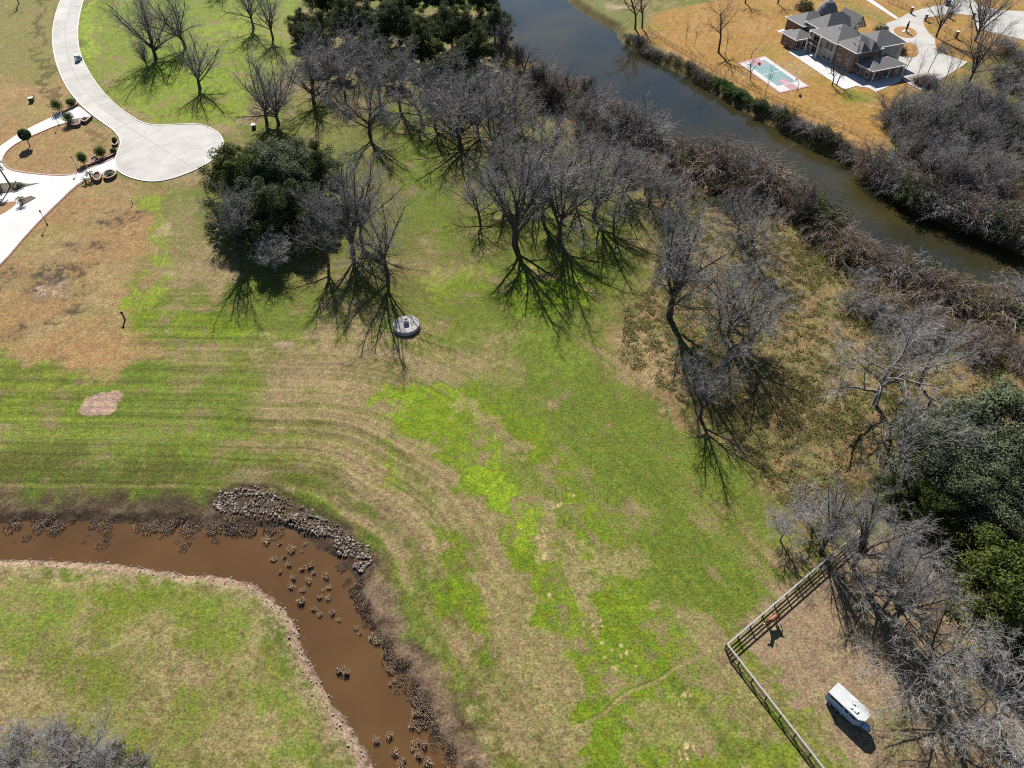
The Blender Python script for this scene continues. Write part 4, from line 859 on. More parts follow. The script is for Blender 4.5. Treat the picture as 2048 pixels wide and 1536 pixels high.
# cross gable and small ridge returns on the street side
gb = MB(); gb.add([(12.2, -3.4, 6.0), (17.4, -3.4, 6.0), (14.8, -3.4, 9.4), (12.2, 5.0, 6.0), (17.4, 5.0, 6.0), (14.8, 5.0, 9.4)], [(0, 2, 5, 3), (1, 4, 5, 2), (3, 5, 4), (0, 3, 4, 1)]); gb.build('roof', M_roof, house)
gw = MB(); gw.add([(12.5, -3.2, 6.05), (17.1, -3.2, 6.05), (14.8, -3.2, 9.1), (12.5, -3.0, 6.05), (17.1, -3.0, 6.05), (14.8, -3.0, 9.1)], [(0, 1, 2), (3, 5, 4), (0, 2, 5, 3), (1, 4, 5, 2), (0, 3, 4, 1)]); gwo = gw.build('gable', M_render, house)
for q in (14.1, 15.3): MB().lathe([(.25, 0), (.25, .1)], 10).build('vent', M_glass, gwo).matrix_local = Matrix.Translation((q, -3.25, 7.2))@Matrix.Rotation(math.pi/2, 4, 'X')
# front gablet roofs with stepped ridges
for cx, w_, y0, y1, zt in ((3.4, 3.6, -19.3, -13.0, 8.1), (6.8, 3.4, -19.5, -12.5, 8.3)):
    m_ = MB(); m_.add([(cx-w_/2, y0, 6.1), (cx+w_/2, y0, 6.1), (cx, y0+w_*.45, zt), (cx-w_/2, y1, 6.1), (cx+w_/2, y1, 6.1), (cx, y1, zt)], [(0, 1, 2), (1, 4, 5, 2), (3, 0, 2, 5), (4, 3, 5)]); m_.build('roof', M_roof, house)
# round turret
tu = MB().lathe([(2.9, -.1), (2.9, 7.0)], 20, (12.6, 9.5, 0)).build('turret', M_brick, house)
MB().lathe([(3.4, 6.9), (3.4, 7.05), (2.6, 8.6), (1.5, 9.9), (.2, 10.6)], 20, (12.6, 9.5, 0)).build('turret_roof', M_roof, tu, smooth=False)
def window(par, c, w_, h_, face):
    """face: 'y' wall looking to -y, 'x' wall looking to -x"""
    d1, d2 = ((w_+.24, .12, h_+.24), (w_, .14, h_)) if face == 'y' else ((.12, w_+.24, h_+.24), (.14, w_, h_))
    o = MB().box(c, d1).build('window', M_frame, par); MB().box(c, d2).build('pane', M_glass, o)
    MB().box((c[0]-(0 if face == 'y' else .08), c[1]-(.08 if face == 'y' else 0), c[2]), (.07, .03, h_) if face == 'y' else (.03, .07, h_)).build('glazing_bar', M_frame, o)
    MB().box((c[0]-(0 if face == 'y' else .1), c[1]-(.1 if face == 'y' else 0), c[2]-h_/2-.14), (w_+.4, .26, .1) if face == 'y' else (.26, w_+.4, .1)).build('sill', M_trim, o)
for y, z, w_, h_ in [(-7.6, 4.3, 1.3, 1.7), (-9.4, 4.3, 1.3, 1.7), (-7.6, 1.5, 1.3, 1.8), (-9.6, 1.5, 1.3, 1.8), (-3.0, 1.6, 2.6, 2.3)]: window(house, (-.02, y, z), w_, h_, 'x')
for y, z in [(-12.6, 4.2), (-16.5, 4.2), (-13.0, 1.5), (-16.4, 1.5)]: window(house, (.58, y, z), 1.2, 1.6, 'x')
for x, z in [(2.6, 4.3), (7.6, 4.3)]: window(house, (x, -18.62, z), 1.1, 1.5, 'y')
for x, z in [(11.0, 4.2), (14.0, 4.2), (17.3, 4.0), (16.8, 1.6)]: window(house, (x, -17.62, z), 1.2, 1.7, 'y')
for x in (4.2, 7.4, 11.6): window(house, (x, -25.02, 1.5), 1.3, 1.7, 'y')
for y in (-23.4, -20.0): window(house, (2.18, y, 1.5), 1.2, 1.6, 'x')
for x, y, f in [(-2.4, 1.98, 'y'), (-.2, 1.98, 'y'), (1.9, 1.98, 'y')]: window(house, (x, y, 1.5), 1.3, 1.8, f)
for y in (3.6, 6.4): window(house, (-3.62, y, 1.5), 1.1, 1.6, 'x')
# balcony recess with columns and railing on the left corner
bal = MB().box((-.7, -2.8, 3.15), (1.5, 5.4, .25)).build('balcony', M_render, house)
for y in (-5.3, -.3): MB().tube([(-1.25, y, 0), (-1.25, y, 6.0)], [.26, .22], 10).build('column', M_trim, bal)
MB().box((-1.35, -2.8, 3.85), (.07, 4.8, .9)).build('railing', mat('railing', (.06, .03, .025), .6), bal)
window(house, (-.02, -2.8, 4.5), 3.0, 2.0, 'x')
pw = MB()
for x in (2.4, 8.2, 13.5): pw.tube([(x, -25.9, 0), (x, -25.9, 3.0)], .16, 8)
for i, x in enumerate((4.0, 9.0, 15.5)):
    MB().lathe([(.12, 0), (.12, .7), (.16, .72), (.16, .8)], 8, (x, -6+i*-2.0, 8.0)).build('roof_vent', M_trim, house)
MB().lathe([(.1, 0), (.1, 1.0)], 8, (2.2, -14.8, 7.4)).build('roof_vent', M_trim, house)
for k, (x, y) in enumerate([(2.4, -25.7), (8.0, -25.7), (13.4, -25.7)]): MB().tube([(x, y, 0), (x, y, 3.1)], .15, 8).build('column', M_trim, house)
# paving round the house
pat = struct(sheet('patio', [(1553, 62), (1586, 53), (1600, 66), (1640, 72), (1720, 110), (1800, 125), (1803, 162), (1752, 184), (1738, 176), (1712, 172), (1693, 178), (1685, 177), (1578, 105), (1581, 94), (1597, 88)], M_patio, .05, None, 0))
fd = struct(sheet('entrance_drive', [(1764, 51), (1768, 48), (1795, 39), (1814, 28), (1842, 18), (1872, 12), (1889, 9), (1894, -8), (1937, -8), (1956, 10), (1995, 19), (2060, 24), (2140, 30), (2140, 100), (2048, 80), (2006, 70), (1957, 59), (1947, 42), (1941, 31), (1921, 28), (1894, 29), (1855, 35), (1846, 42), (1848, 51), (1856, 64), (1870, 78), (1871, 91), (1874, 100), (1894, 110), (1935, 124), (1925, 132), (1871, 165), (1842, 181), (1818, 168), (1795, 150), (1775, 110), (1770, 70)], M_road, .03, None, 0))
isl = sheet('lawn_island', [(1786, 62), (1790, 55), (1805, 53), (1820, 55), (1832, 62), (1834, 69), (1826, 75), (1812, 76), (1797, 72)], mat('golden_turf', (.22, .115, .03), .95, .2, 1.2), .09, fd, 2)
isl = sheet('lawn_island', [(1800, 86), (1818, 84), (1832, 90), (1838, 102), (1834, 112), (1820, 116), (1806, 112), (1798, 100)], MATS['golden_turf'], .09, fd, 2)
fp = struct(sheet('footpath', [(1720, -8), (1734, -8), (1797, 36), (1793, 39)], M_patio, .03, None, 0))
st_ = thing('statue', 'dark slim statue on a round white base in the drive island', 'statue', P(1811, 64, .09))
MB().lathe([(1.1, 0), (1.1, .25), (.8, .3), (.7, .55)], 14).build('base', M_trim, st_); MB().lathe([(.35, .5), (.3, .9), (.34, 1.6), (.42, 2.3), (.25, 2.8), (.22, 3.1), (.27, 3.35), (.1, 3.6)], 10).build('figure', mat('dark_bronze', (.05, .028, .02), .6), st_, smooth=True)
# sports court
cq = [np.array(P(x, y)[:2]) for x, y in ((1474.6, 126), (1530, 111.5), (1620, 173), (1559.6, 186.7))]
court = thing('sports_court', 'backyard sports court with teal floor and pink border', 'sports court', (*((cq[0]+cq[2])/2), 0))
cc = (cq[0]+cq[2])/2
def cpt(u, v): return tuple((cq[0]*(1-u)*(1-v)+cq[1]*u*(1-v)+cq[2]*u*v+cq[3]*(1-u)*v)-cc)
M_cpink = mat('court_pink', (.27, .15, .165), .8, .12, 2); M_cteal = mat('court_teal', (.11, .19, .195), .8, .25, 1.0); M_cwh = mat('court_white', (.36, .35, .335), .8, .06, 2); M_line = mat('court_line', (.5, .5, .5), .8, .04)
def cquad(name, u0, u1, v0, v1, z, m): MB().prism([cpt(u0, v0), cpt(u1, v0), cpt(u1, v1), cpt(u0, v1)], z-.03, z).build(name, m, court)
cquad('border', 0, 1, 0, 1, .045, M_cpink); cquad('apron', .05, .95, .03, .97, .05, M_cwh); cquad('play_surface', .2, .83, .1, .83, .055, M_cteal)
cquad('key', .38, .66, .68, .97, .062, M_cpink); cquad('key', .32, .72, .02, .22, .062, M_cpink); cquad('line', .2, .83, .82, .828, .068, M_line); cquad('line', .2, .83, .46, .468, .068, M_line); cquad('line', .515, .525, .69, .82, .07, M_line)
bh = thing('basketball_hoop', 'basketball hoop on a dark post at the court end', 'basketball hoop', P(1594, 181), math.radians(25))
MB().tube([(0, 0, 0), (0, 0, 2.2), (-.5, .7, 3.1)], [.1, .09, .07], 8).build('post', mat('iron_dark', (.03, .028, .027), .6), bh); MB().box((-.6, .8, 3.3), (1.8, .06, 1.1), .6).build('backboard', mat('board_white', (.5, .5, .52), .4), bh)
rg = MB(); rg.tube([(-.85+.23*math.cos(a), 1.15+.23*math.sin(a), 3.0) for a in np.linspace(0, 6.28, 13)], .02, 5, cap=False); rg.build('rim', mat('rim_orange', (.5, .12, .03), .5), bh)
bh2 = thing('basketball_hoop', 'basketball hoop at the shaded far end of the court', 'basketball hoop', P(1502, 117), math.radians(-155))
for ch in bh.children: c = ch.copy(); COL.objects.link(c); c.parent = bh2
# iron fence above the far bank and gate fences with brick piers
M_iron = MATS['iron_dark']
def iron_fence(label, px, h, gap=2.4, mid=True, gname=None):
    q = resample_line(PX2(px), gap); c0 = (*q[0], 0)
    f = thing('iron_fence', label, 'fence', c0, 0, gname)
    for i, p in enumerate(q):
        MB().box((p[0]-c0[0], p[1]-c0[1], h/2), (.09, .09, h+.1)).build('post', M_iron, f)
        if i+1 < len(q):
            n_ = q[i+1]; a = math.atan2(n_[1]-p[1], n_[0]-p[0]); L = math.hypot(*(n_-p)); m_ = (p+n_)/2; mb = MB()
            for z in (.15, h-.1): mb.box((m_[0]-c0[0], m_[1]-c0[1], z), (L-.1, .045, .05), a)
            k = int(L/.3)
            for j in range(1, k): mb.box((p[0]+(n_[0]-p[0])*j/k-c0[0], p[1]+(n_[1]-p[1])*j/k-c0[1], h/2+.02), (.022, .022, h-.2), a)
            mb.build('panel', M_iron, f)
    return f
def resample_line(p, gap):
    d = np.concatenate([[0], np.cumsum(np.hypot(*np.diff(p, axis=0).T))]); n = max(2, int(round(d[-1]/gap))+1); t_ = np.linspace(0, d[-1], n)
    return np.stack([np.interp(t_, d, p[:, 0]), np.interp(t_, d, p[:, 1])], 1)
iron_fence('dark iron fence between golden lawn and far bank', [(1296, 60), (1340, 92), (1390, 120), (1450, 152), (1510, 182), (1560, 205), (1610, 224), (1681, 255), (1745, 284)], 1.3)
iron_fence('black iron fence behind the footpath on the drive side', [(1776, 5), (1800, 14), (1818, 23)], 1.8, 2.0)
iron_fence('black iron fence between the entrance piers', [(1856, 43), (1880, 58), (1909, 75), (1940, 96)], 1.6)
for x, y, lb in [(1821, 27, 'brick pier ending the fence by the footpath'), (1850, 41, 'brick pier at the narrow drive entrance'), (1911, 76, 'brick pier in the middle of the iron fence'), (1945, 38, 'brick pier beside the far concrete road'), (1899, 36, 'brick pier on the golden verge between the drives')]:
    pr = thing('brick_pier', lb, 'pier', P(x, y)); MB().box((0, 0, 1.0), (.75, .75, 2.1)).build('shaft', M_brick, pr); MB().box((0, 0, 2.12), (.95, .95, .16)).build('cap', M_trim, pr)

# ------------------------------------------------------------------ paddock fence, horse, trailer
M_rail = mat('fence_grey', (.25, .24, .23), .85, .2, 3); M_railk = mat('fence_dark', (.045, .04, .036), .85, .3, 3)
def rail_fence(label, a, b_, skip_first=False):
    q = resample_line(np.array([a[:2], b_[:2]]), 2.45); c0 = (*q[0], hgt(*q[0])); ang = math.atan2(q[1][1]-q[0][1], q[1][0]-q[0][0])
    f = thing('rail_fence', label, 'fence', c0)
    pm = MB().box((0, 0, .68), (.14, .14, 1.5), ang).mesh('post', M_railk)
    L = math.hypot(*(q[1]-q[0])); n_ = np.array([-math.sin(ang), math.cos(ang)])
    rm = MB().box((0, 0, 0), (L-.01, .04, .14), ang).mesh('rail', M_railk); cm = MB().box((0, 0, 0), (L-.01, .22, .045), ang).mesh('cap_rail', M_rail)
    for i, p in enumerate(q):
        if not (skip_first and i == 0): link('post', pm, f, (p[0]-c0[0], p[1]-c0[1], 0))
        if i+1 < len(q):
            m_ = (p+q[i+1])/2-np.array(c0[:2])
            for z in (.35, .72, 1.09): link('rail', rm, f, (m_[0]+n_[0]*.092, m_[1]+n_[1]*.092, z))
            link('cap_rail', cm, f, (m_[0], m_[1], 1.455))
    return f
K0, K1, K2 = P(1455, 1288, 1.47), P(1730, 1052, 1.47), P(1690, 1590, 1.47)
rail_fence('grey capped rail fence the chestnut horse leans over', K0, K1)
rail_fence('grey capped rail fence running past the horse trailer', K0, K2, True)
# horse
hp = P(1541, 1246); hd = np.array(P(1520, 1238, 1.7)[:2])-np.array(P(1546, 1222, 1.4)[:2]); hang = math.atan2(hd[1], hd[0])
horse = thing('horse', 'chestnut horse standing with its head over the rail fence', 'horse', (0, 0, 0), 0)
M_horse = mat('horse_coat', (.17, .06, .026), .6, .25, 2); M_mane = mat('horse_mane', (.035, .018, .012), .8)
hv = [(-.55, 0, 1.30), (-.85, 0, 1.38), (-.1, 0, 1.27), (.35, 0, 1.30), (.62, 0, 1.36), (.92, 0, 1.62), (1.18, 0, 1.85), (1.34, 0, 1.93), (1.55, 0, 1.80), (1.78, 0, 1.64),
      (.42, .17, 1.05), (.42, .18, .62), (.40, .18, .30), (.46, .18, .06), (.42, -.17, 1.05), (.46, -.18, .62), (.44, -.18, .30), (.50, -.18, .06),
      (-.78, .17, 1.05), (-.70, .18, .80), (-.88, .18, .52), (-.84, .18, .25), (-.78, .18, .06), (-.78, -.17, 1.05), (-.66, -.18, .80), (-.84, -.18, .52), (-.80, -.18, .25), (-.74, -.18, .06),
      (1.32, .07, 2.08), (1.32, -.07, 2.08)]
he = [(0, 1), (0, 2), (2, 3), (3, 4), (4, 5), (5, 6), (6, 7), (7, 8), (8, 9), (3, 10), (10, 11), (11, 12), (12, 13), (3, 14), (14, 15), (15, 16), (16, 17), (1, 18), (18, 19), (19, 20), (20, 21), (21, 22), (1, 23), (23, 24), (24, 25), (25, 26), (26, 27), (7, 28), (7, 29)]
hr_ = [.36, .32, .37, .34, .27, .19, .15, .15, .11, .085, .15, .075, .055, .065, .15, .075, .055, .065, .19, .12, .075, .055, .065, .19, .12, .075, .055, .065, .03, .03]
me = bpy.data.meshes.new('horse_skeleton'); me.from_pydata(hv, he, []); tmp = bpy.data.objects.new('horse_tmp', me); COL.objects.link(tmp)
tmp.modifiers.new('skin', 'SKIN'); sl = me.skin_vertices[0].data
for i, q in enumerate(hr_): sl[i].radius = (q, q)
sl[0].use_root = True
sd = tmp.modifiers.new('sub', 'SUBSURF'); sd.levels = 1; sd.render_levels = 1
dg = bpy.context.evaluated_depsgraph_get(); bm_ = bpy.data.meshes.new_from_object(tmp.evaluated_get(dg)); bpy.data.objects.remove(tmp)
bm_.materials.clear(); bm_.materials.append(M_horse); bm_.polygons.foreach_set('use_smooth', [True]*len(bm_.polygons))
horse.location = (hp[0], hp[1], hgt(hp[0], hp[1])); horse.rotation_euler = (0, 0, hang)
link('body', bm_, horse)
MB().tube([(-1.12, 0, 1.48), (-1.28, 0, 1.25), (-1.32, 0, .9), (-1.3, 0, .6)], [.05, .08, .09, .03], 8).build('tail', M_mane, horse, smooth=True)
mn = MB()
for t_ in np.linspace(0, 1, 9): mn.box((.62+.7*t_, .02, 1.62+.42*t_), (.13, .09, .24))
mn.build('mane', M_mane, horse); MB().box((1.7, 0, 1.75), (.3, .1, .06)).build('blaze', M_trim, horse)
# horse trailer
A, B = np.array(P(1677, 1365, 2.35)[:2]), np.array(P(1740, 1423, 2.35)[:2]); fw = (B-A)/np.hypot(*(B-A)); rt = np.array([fw[1], -fw[0]])
tl = float(np.hypot(*(B-A))); tc_ = A+rt*.95
trailer = thing('horse_trailer', 'white roofed horse trailer with blue shade-tinted sides parked in the paddock', 'trailer', (tc_[0], tc_[1], hgt(*tc_)), math.atan2(fw[1], fw[0]))
M_tw = mat('trailer_roof_white', (.37, .38, .38), .5, .14, .9); M_tb = mat('trailer_side_shade_blue', (.27, .36, .52), .35, .06, 1.5, spec=.5); M_tbl = mat('trailer_band', (.17, .18, .31), .35, .06, 1.5, spec=.5); M_tyre = mat('tyre', (.02, .02, .02), .9); M_hub = mat('hub', (.4, .4, .42), .35, metal=.6)  # side colour holds the blue of skylit shade
nose = [(0, -.95), (tl-.35, -.95), (tl+.25, -.45), (tl+.25, .45), (tl-.35, .95), (0, .95)]
def infl(p, g_): return [(x+(g_ if x > tl*.5 else -g_), y+math.copysign(g_, y)) for x, y in p]
MB().prism(nose, .48, 1.62).build('body', M_tb, trailer); MB().prism(infl(nose, .008), 1.62, 2.22).build('upper_band', M_tbl, trailer); rfo = MB().prism(infl(nose, .05), 2.22, 2.36).build('roof', M_tw, trailer)
for x, y, s_ in ((tl*.62, .25, .2), (tl*.63, -.42, .2), (tl*.76, -.3, .42)): MB().box((x, y, 2.44), (s_, s_, .16)).build('roof_vent', mat('vent_white', (.7, .7, .7), .4), rfo)
M_tg = mat('trailer_glass', (.02, .018, .018), .15)
for x, w_, z, h_ in ((1.25, 1.7, 1.92, .3), (tl*.60, .45, 1.8, .34), (tl*.79, .75, 1.85, .3)):
    for s_ in (-1, 1): MB().box((x, s_*.975, z), (w_, .035, h_)).build('window', M_tg, trailer)
dr_ = MB().box((tl*.60, -.962, 1.22), (.85, .03, 1.35)).build('door', M_tb, trailer); MB().box((tl*.60+.3, -.985, 1.2), (.12, .04, .05)).build('handle', M_hub, dr_)
MB().box((tl*.79, -.962, .95), (1.0, .03, .9)).build('storage_hatch', M_tb, trailer)
for s_ in (-1, 1):
    fe = MB(); fe.tube([(.35+1.0+1.05*math.cos(a), s_*1.0, .42+.52*math.sin(a)) for a in np.linspace(0, math.pi, 9)], .1, 6); fe.build('fender', M_tb, trailer)
    for x in (.85, 1.75):
        w_ = MB().lathe([(.2, -.11), (.34, -.1), (.36, 0), (.34, .1), (.2, .11)], 14).build('wheel', M_tyre, trailer); w_.matrix_local = Matrix.Translation((x, s_*.93, .36))@Matrix.Rotation(math.pi/2, 4, 'X')
        MB().lathe([(.05, -.13), (.2, -.12), (.2, .12), (.05, .13)], 10).build('hub', M_hub, w_)
for s_ in (-1, 1): MB().tube([(tl-.1, s_*.7, .5), (tl+1.45, 0, .5)], .06, 6).build('tongue', M_tbl, trailer)
MB().lathe([(.06, 0), (.06, .9), (.1, .92), (.1, 1.0)], 8, (tl+1.25, 0, 0)).build('jack', M_hub, trailer); MB().box((tl+.75, 0, .8), (.8, .7, .5), 0, 0, .85).build('front_box', M_tb, trailer)
MB().box((-.03, 0, 1.3), (.05, 1.8, 1.6)).build('rear_door', M_tb, trailer)

# ------------------------------------------------------------------ small things
# round concrete manhole pad
mh = thing('manhole_pad', 'round pale concrete manhole pad with dark open riser on the meadow', 'manhole', P(813, 654))
M_mc = concrete('manhole_concrete', (.34, .32, .30), .2, .8)
MB().lathe([(2.55, -.1), (2.6, .05), (2.6, .72), (2.55, .78)], 40).build('pad', M_mc, mh)
ri = MB().lathe([(.5, .78), (.5, 1.5)], 20, (0, .35, 0)); ri.build('riser', M_mc, mh)
ring = MB(); ring.lathe([(.54, 1.5), (.54, 1.62), (.4, 1.63), (.38, 1.505)], 20, (0, .35, 0)); ring.build('rim', M_kerb, mh)
MB().lathe([(.37, 1.6), (.37, 1.635)], 20, (0, .35, 0)).build('cover', mat('iron_cover', (.015, .013, .013), .7), mh)
MB().tube([(.0, -.2, .8), (.0, -.2, 1.2), (.25, -.2, 1.2), (.25, -.2, .8)], .035, 6).build('rung', M_hub, mh)
# street lamps
M_pole = mat('lamp_pole', (.03, .026, .024), .6); M_lens = mat('lamp_lens', (.75, .75, .72), .4)
def lamp(px, py, label):
    o = thing('street_lamp', label, 'lamp', P(px, py), R.uniform(-.3, .3), 'lamps along the driveway')
    MB().lathe([(.2, 0), (.2, .12), (.09, .35), (.06, .5), (.05, 3.1), (.09, 3.15)], 10).build('pole', M_pole, o)
    h_ = MB().lathe([(.1, 3.15), (.22, 3.25), (.25, 3.55), (.15, 3.6)], 8).build('lantern', M_lens, o); MB().lathe([(.28, 3.58), (.12, 3.72), (.03, 3.8)], 8).build('cap', M_pole, h_)
    MB().tube([(-.32, 0, 3.0), (.32, 0, 3.0)], .025, 6).build('crossbar', M_pole, o)
lamp(118.6, 251, 'dark lamp post on the upper arm of the drive loop'); lamp(156, 341, 'dark lamp post on the lower arm of the drive loop'); lamp(94.5, 449, 'dark lamp post beside the wide driveway edge')
# wooden post, bollard, utility boxes
po = thing('wooden_post', 'short wooden post with dark cap alone on the dry lawn', 'post', P(250, 639)); MB().box((0, 0, .8), (.34, .3, 1.7), .3, 0, .8).build('post', mat('old_wood', (.16, .105, .06), .9, .3, 4), po); MB().lathe([(.1, 1.6), (.3, 1.7), (.32, 1.85), (.15, 2.0)], 8).build('cap', M_pole, po)
bo = thing('marker_post', 'thin white topped marker post near the turning circle', 'post', P(265, 408)); MB().tube([(0, 0, -.05), (0, 0, .95)], .09, 8).build('stem', M_pole, bo); MB().lathe([(.12, .94), (.12, 1.15), (.04, 1.2)], 8).build('cap', M_lens, bo)
def ubox(px, py, s_, label):
    o = thing('utility_box', label, 'utility box', P(px, py), .25); MB().box((0, 0, s_*.42), (s_, s_*.85, s_*.9)).build('cabinet', mat('utility_green', (.05, .075, .055), .6), o); MB().box((0, 0, s_*.9), (s_*1.06, s_*.92, .1)).build('lid', mat('utility_lid', (.5, .52, .47), .5), o)
ubox(64, 203, 1.25, 'green utility cabinet with pale lid on the dormant lawn'); ubox(508, 256, 1.1, 'small dark utility cabinet under the twin bare trees')
hy = thing('pedestal_post', 'slim pale topped pedestal beside the green utility cabinet', 'post', P(68.5, 195)); MB().tube([(0, 0, -.05), (0, 0, .95)], .1, 8).build('stem', MATS['utility_green'], hy); MB().lathe([(.16, .94), (.16, 1.1), (.03, 1.2)], 8).build('cap', M_lens, hy)
# golf cart
gc = thing('golf_cart', 'white golf cart with blue seats driving on the concrete street', 'golf cart', P(158, 121), math.radians(-108))
M_cw = mat('cart_white', (.62, .63, .65), .35, .05, spec=.5); M_cb = mat('cart_seat', (.10, .20, .33), .6)
MB().box((0, 0, .42), (2.3, 1.15, .36), 0, 0, .94).build('body', M_cw, gc); MB().box((.85, 0, .75), (.5, 1.1, .5), 0, 0, .7).build('cowl', M_cw, gc); MB().box((-.15, 0, .75), (.55, 1.05, .28)).build('seat', M_cb, gc); MB().box((-.42, 0, 1.05), (.12, 1.05, .5)).build('backrest', M_cb, gc); MB().box((-.85, 0, .72), (.5, 1.0, .3)).build('cargo_bed', M_cb, gc)
MB().box((-.05, 0, 1.88), (1.75, 1.25, .07)).build('roof', M_cw, gc)
for x, y in ((.72, .52), (.72, -.52), (-.62, .52), (-.62, -.52)):
    MB().tube([(x, y, .6), (x*.95, y, 1.86)], .022, 6).build('roof_post', M_pole, gc); w_ = MB().lathe([(.08, -.09), (.22, -.08), (.22, .08), (.08, .09)], 12).build('wheel', M_tyre, gc); w_.matrix_local = Matrix.Translation((x*1.1, y, .22))@Matrix.Rotation(math.pi/2, 4, 'X')
MB().box((.74, 0, 1.4), (.03, 1.05, .55)).build('windshield', M_tg, gc)
# clipped ball tree, palms and drive shrubs
rng = np.random.default_rng(91)
def ball_leaves(c, rx, rz, n, size, m, name, parent, shell=.75):
    v = rng.normal(size=(n, 3)); v /= np.linalg.norm(v, axis=1)[:, None]; rad = rng.uniform(shell, 1.0, n); lump = 1+.10*np.sin(v[:, 0]*7+c[0])*np.cos(v[:, 1]*6)
    cen = np.array(c)+v*(rad*lump)[:, None]*np.array([rx, rx, rz]); nr = v+rng.normal(size=(n, 3))*.5; nr /= np.linalg.norm(nr, axis=1)[:, None]
    V, F = leaf_quads(cen, nr, np.full(n, size), rng); return link(name, fast_mesh(name, V, F, [m]), parent)
tp = thing('ball_tree', 'clipped ball shaped tree inside the drive loop', 'tree', P(60, 292)); MB().tube([(0, 0, -.1), (0, 0, 2.2)], [.14, .1], 8).build('trunk', M_bark, tp); ball_leaves((0, 0, 3.2), 1.55, 1.45, 5200, .13, M_leafM, 'crown', tp, .8)
def shrub(px, py, h, w_, label, n=1800):
    o = thing('ornamental_shrub', label, 'shrub', P(px, py, .05), R.uniform(0, 6)); m_ = MB()
    for _ in range(5): a = R.uniform(0, 6.28); m_.tube([(0, 0, -.1), (math.cos(a)*w_*.3, math.sin(a)*w_*.3, h*.7)], [.04, .02], 5)
    m_.build('stems', M_bark, o); ball_leaves((0, 0, h*.55), w_*.5, h*.5, n, .13, M_leafM, 'leaves', o, .25)
for x, y, h, w_, lb in [(119, 223, 3.6, 3.4, 'tall ornamental shrub at the upper drive mouth'), (144, 211, 2.0, 3.0, 'rounded shrub in the strip bed by the kerb'), (141, 247, 3.4, 3.6, 'large shrub in the crescent planter'), (204, 314, 2.8, 3.0, 'shrub beside the small planter at the turning circle'), (169, 328, 3.3, 2.7, 'upright shrub at the lower drive mouth'), (228, 306, 1.2, 1.6, 'low shrub at the end of the lower strip bed'), (231, 285, 1.4, 1.3, 'small shrub in the box planter by the kerb')]:
    shrub(x, y, h, w_, lb)
def palm(px, py, h, fr, label, lean=0.0, n=13):
    o = thing('palm', label, 'palm', P(px, py, .05), R.uniform(0, 6)); top = (lean*h, lean*.3*h, h)
    MB().tube([(0, 0, -.1), (lean*h*.4, lean*.1*h, h*.5), top], [.24, .18, .16], 8).build('trunk', mat('palm_trunk', (.15, .12, .10), .95, .3, 6), o)
    for k in range(n):
        a = k*2.4+R.uniform(-.2, .2); el = R.uniform(-.1, 1.0); m_ = MB(); pts = []
        for t_ in np.linspace(0, 1, 6): r_ = fr*t_; pts.append((top[0]+math.cos(a)*r_*math.cos(el*.6), top[1]+math.sin(a)*r_*math.cos(el*.6), top[2]+fr*(el*t_-.75*t_*t_)))
        sx, sy = -math.sin(a), math.cos(a)
        for i in range(5):
            for s_ in (-1, 1):
                p, q = pts[i], pts[i+1]; w_ = fr*.30*math.sin(math.pi*(i+.8)/6)
                m_.add([p, q, (q[0]+sx*w_*s_+math.cos(a)*w_*.5, q[1]+sy*w_*s_+math.sin(a)*w_*.5, q[2]-w_*.35)], [(0, 1, 2)])
        m_.build('frond', M_leafM, o)
palm(184, 359, 1.9, 1.25, 'small palm by the planter at the lower drive mouth'); palm(172, 366, 1.1, 1.0, 'low palm beside the small palm', n=10); palm(221, 352, .9, 1.3, 'spiky palm in the curved planter by the turning circle'); palm(37, 374, 1.2, 1.5, 'bushy low palm in the triangular mulch bed')
palm(22, 373, 6.2, 1.9, 'tall palm with leaning thick trunk in the mulch bed', -.06); palm(46, 408, 1.6, 1.2, 'small palm in the narrow drive bed'); palm(171, 240, .8, .7, 'tiny palm inside the crescent planter', n=9); palm(4, 380, 1.4, 1.2, 'low palm at the far end of the mulch bed')
# brick planters
M_pb = mat('planter_brick', (.15, .075, .06), .9, .3, 6); M_pc = mat('planter_cap', (.24, .17, .135), .85, .1)
def planter(label, px, h=.55, closed=False, wd=.28):
    q = smooth_poly(PX2(px), 2, closed)
    if closed: q = np.vstack([q, q[:1]])
    c0 = q.mean(0); o = thing('brick_planter', label, 'planter', (*c0, 0)); q = q-c0
    w_ = strip(q, wd, -.05, h, -wd/2); w_.build('wall', M_pb, o); strip(q, wd+.1, h+.005, h+.08, -wd/2-.05).build('cap', M_pc, o)
    MB().prism([tuple(a) for a in (q if len(q) > 2 else q)], -.05, h*.7).build('soil', MATS['bed_mulch'], o)
planter('crescent brick planter in the upper drive mouth', [(136, 243), (138, 250), (150, 255), (163, 252), (160, 240), (166, 246), (172, 248), (178, 243), (185, 236)], .7)
planter('straight brick planter strip along the upper drive', [(124, 226), (140, 219), (158, 210), (152, 206)], .5); planter('straight brick planter strip along the lower drive', [(176, 333), (200, 323), (228, 312), (232, 303)], .5)
planter('small square brick planter between two shrubs', [(180, 322), (194, 314), (196, 322), (184, 330)], .6, True); planter('rounded brick planter beside the small palm', [(188, 352), (200, 347), (205, 358), (198, 366), (188, 362)], .7, True); planter('curved brick planter with the spiky palm', [(208, 350), (222, 343), (236, 349), (228, 358), (212, 362)], .7, True); planter('small box planter at the kerb of the island', [(226, 284), (235, 281), (236, 292), (226, 293)], .5, True)
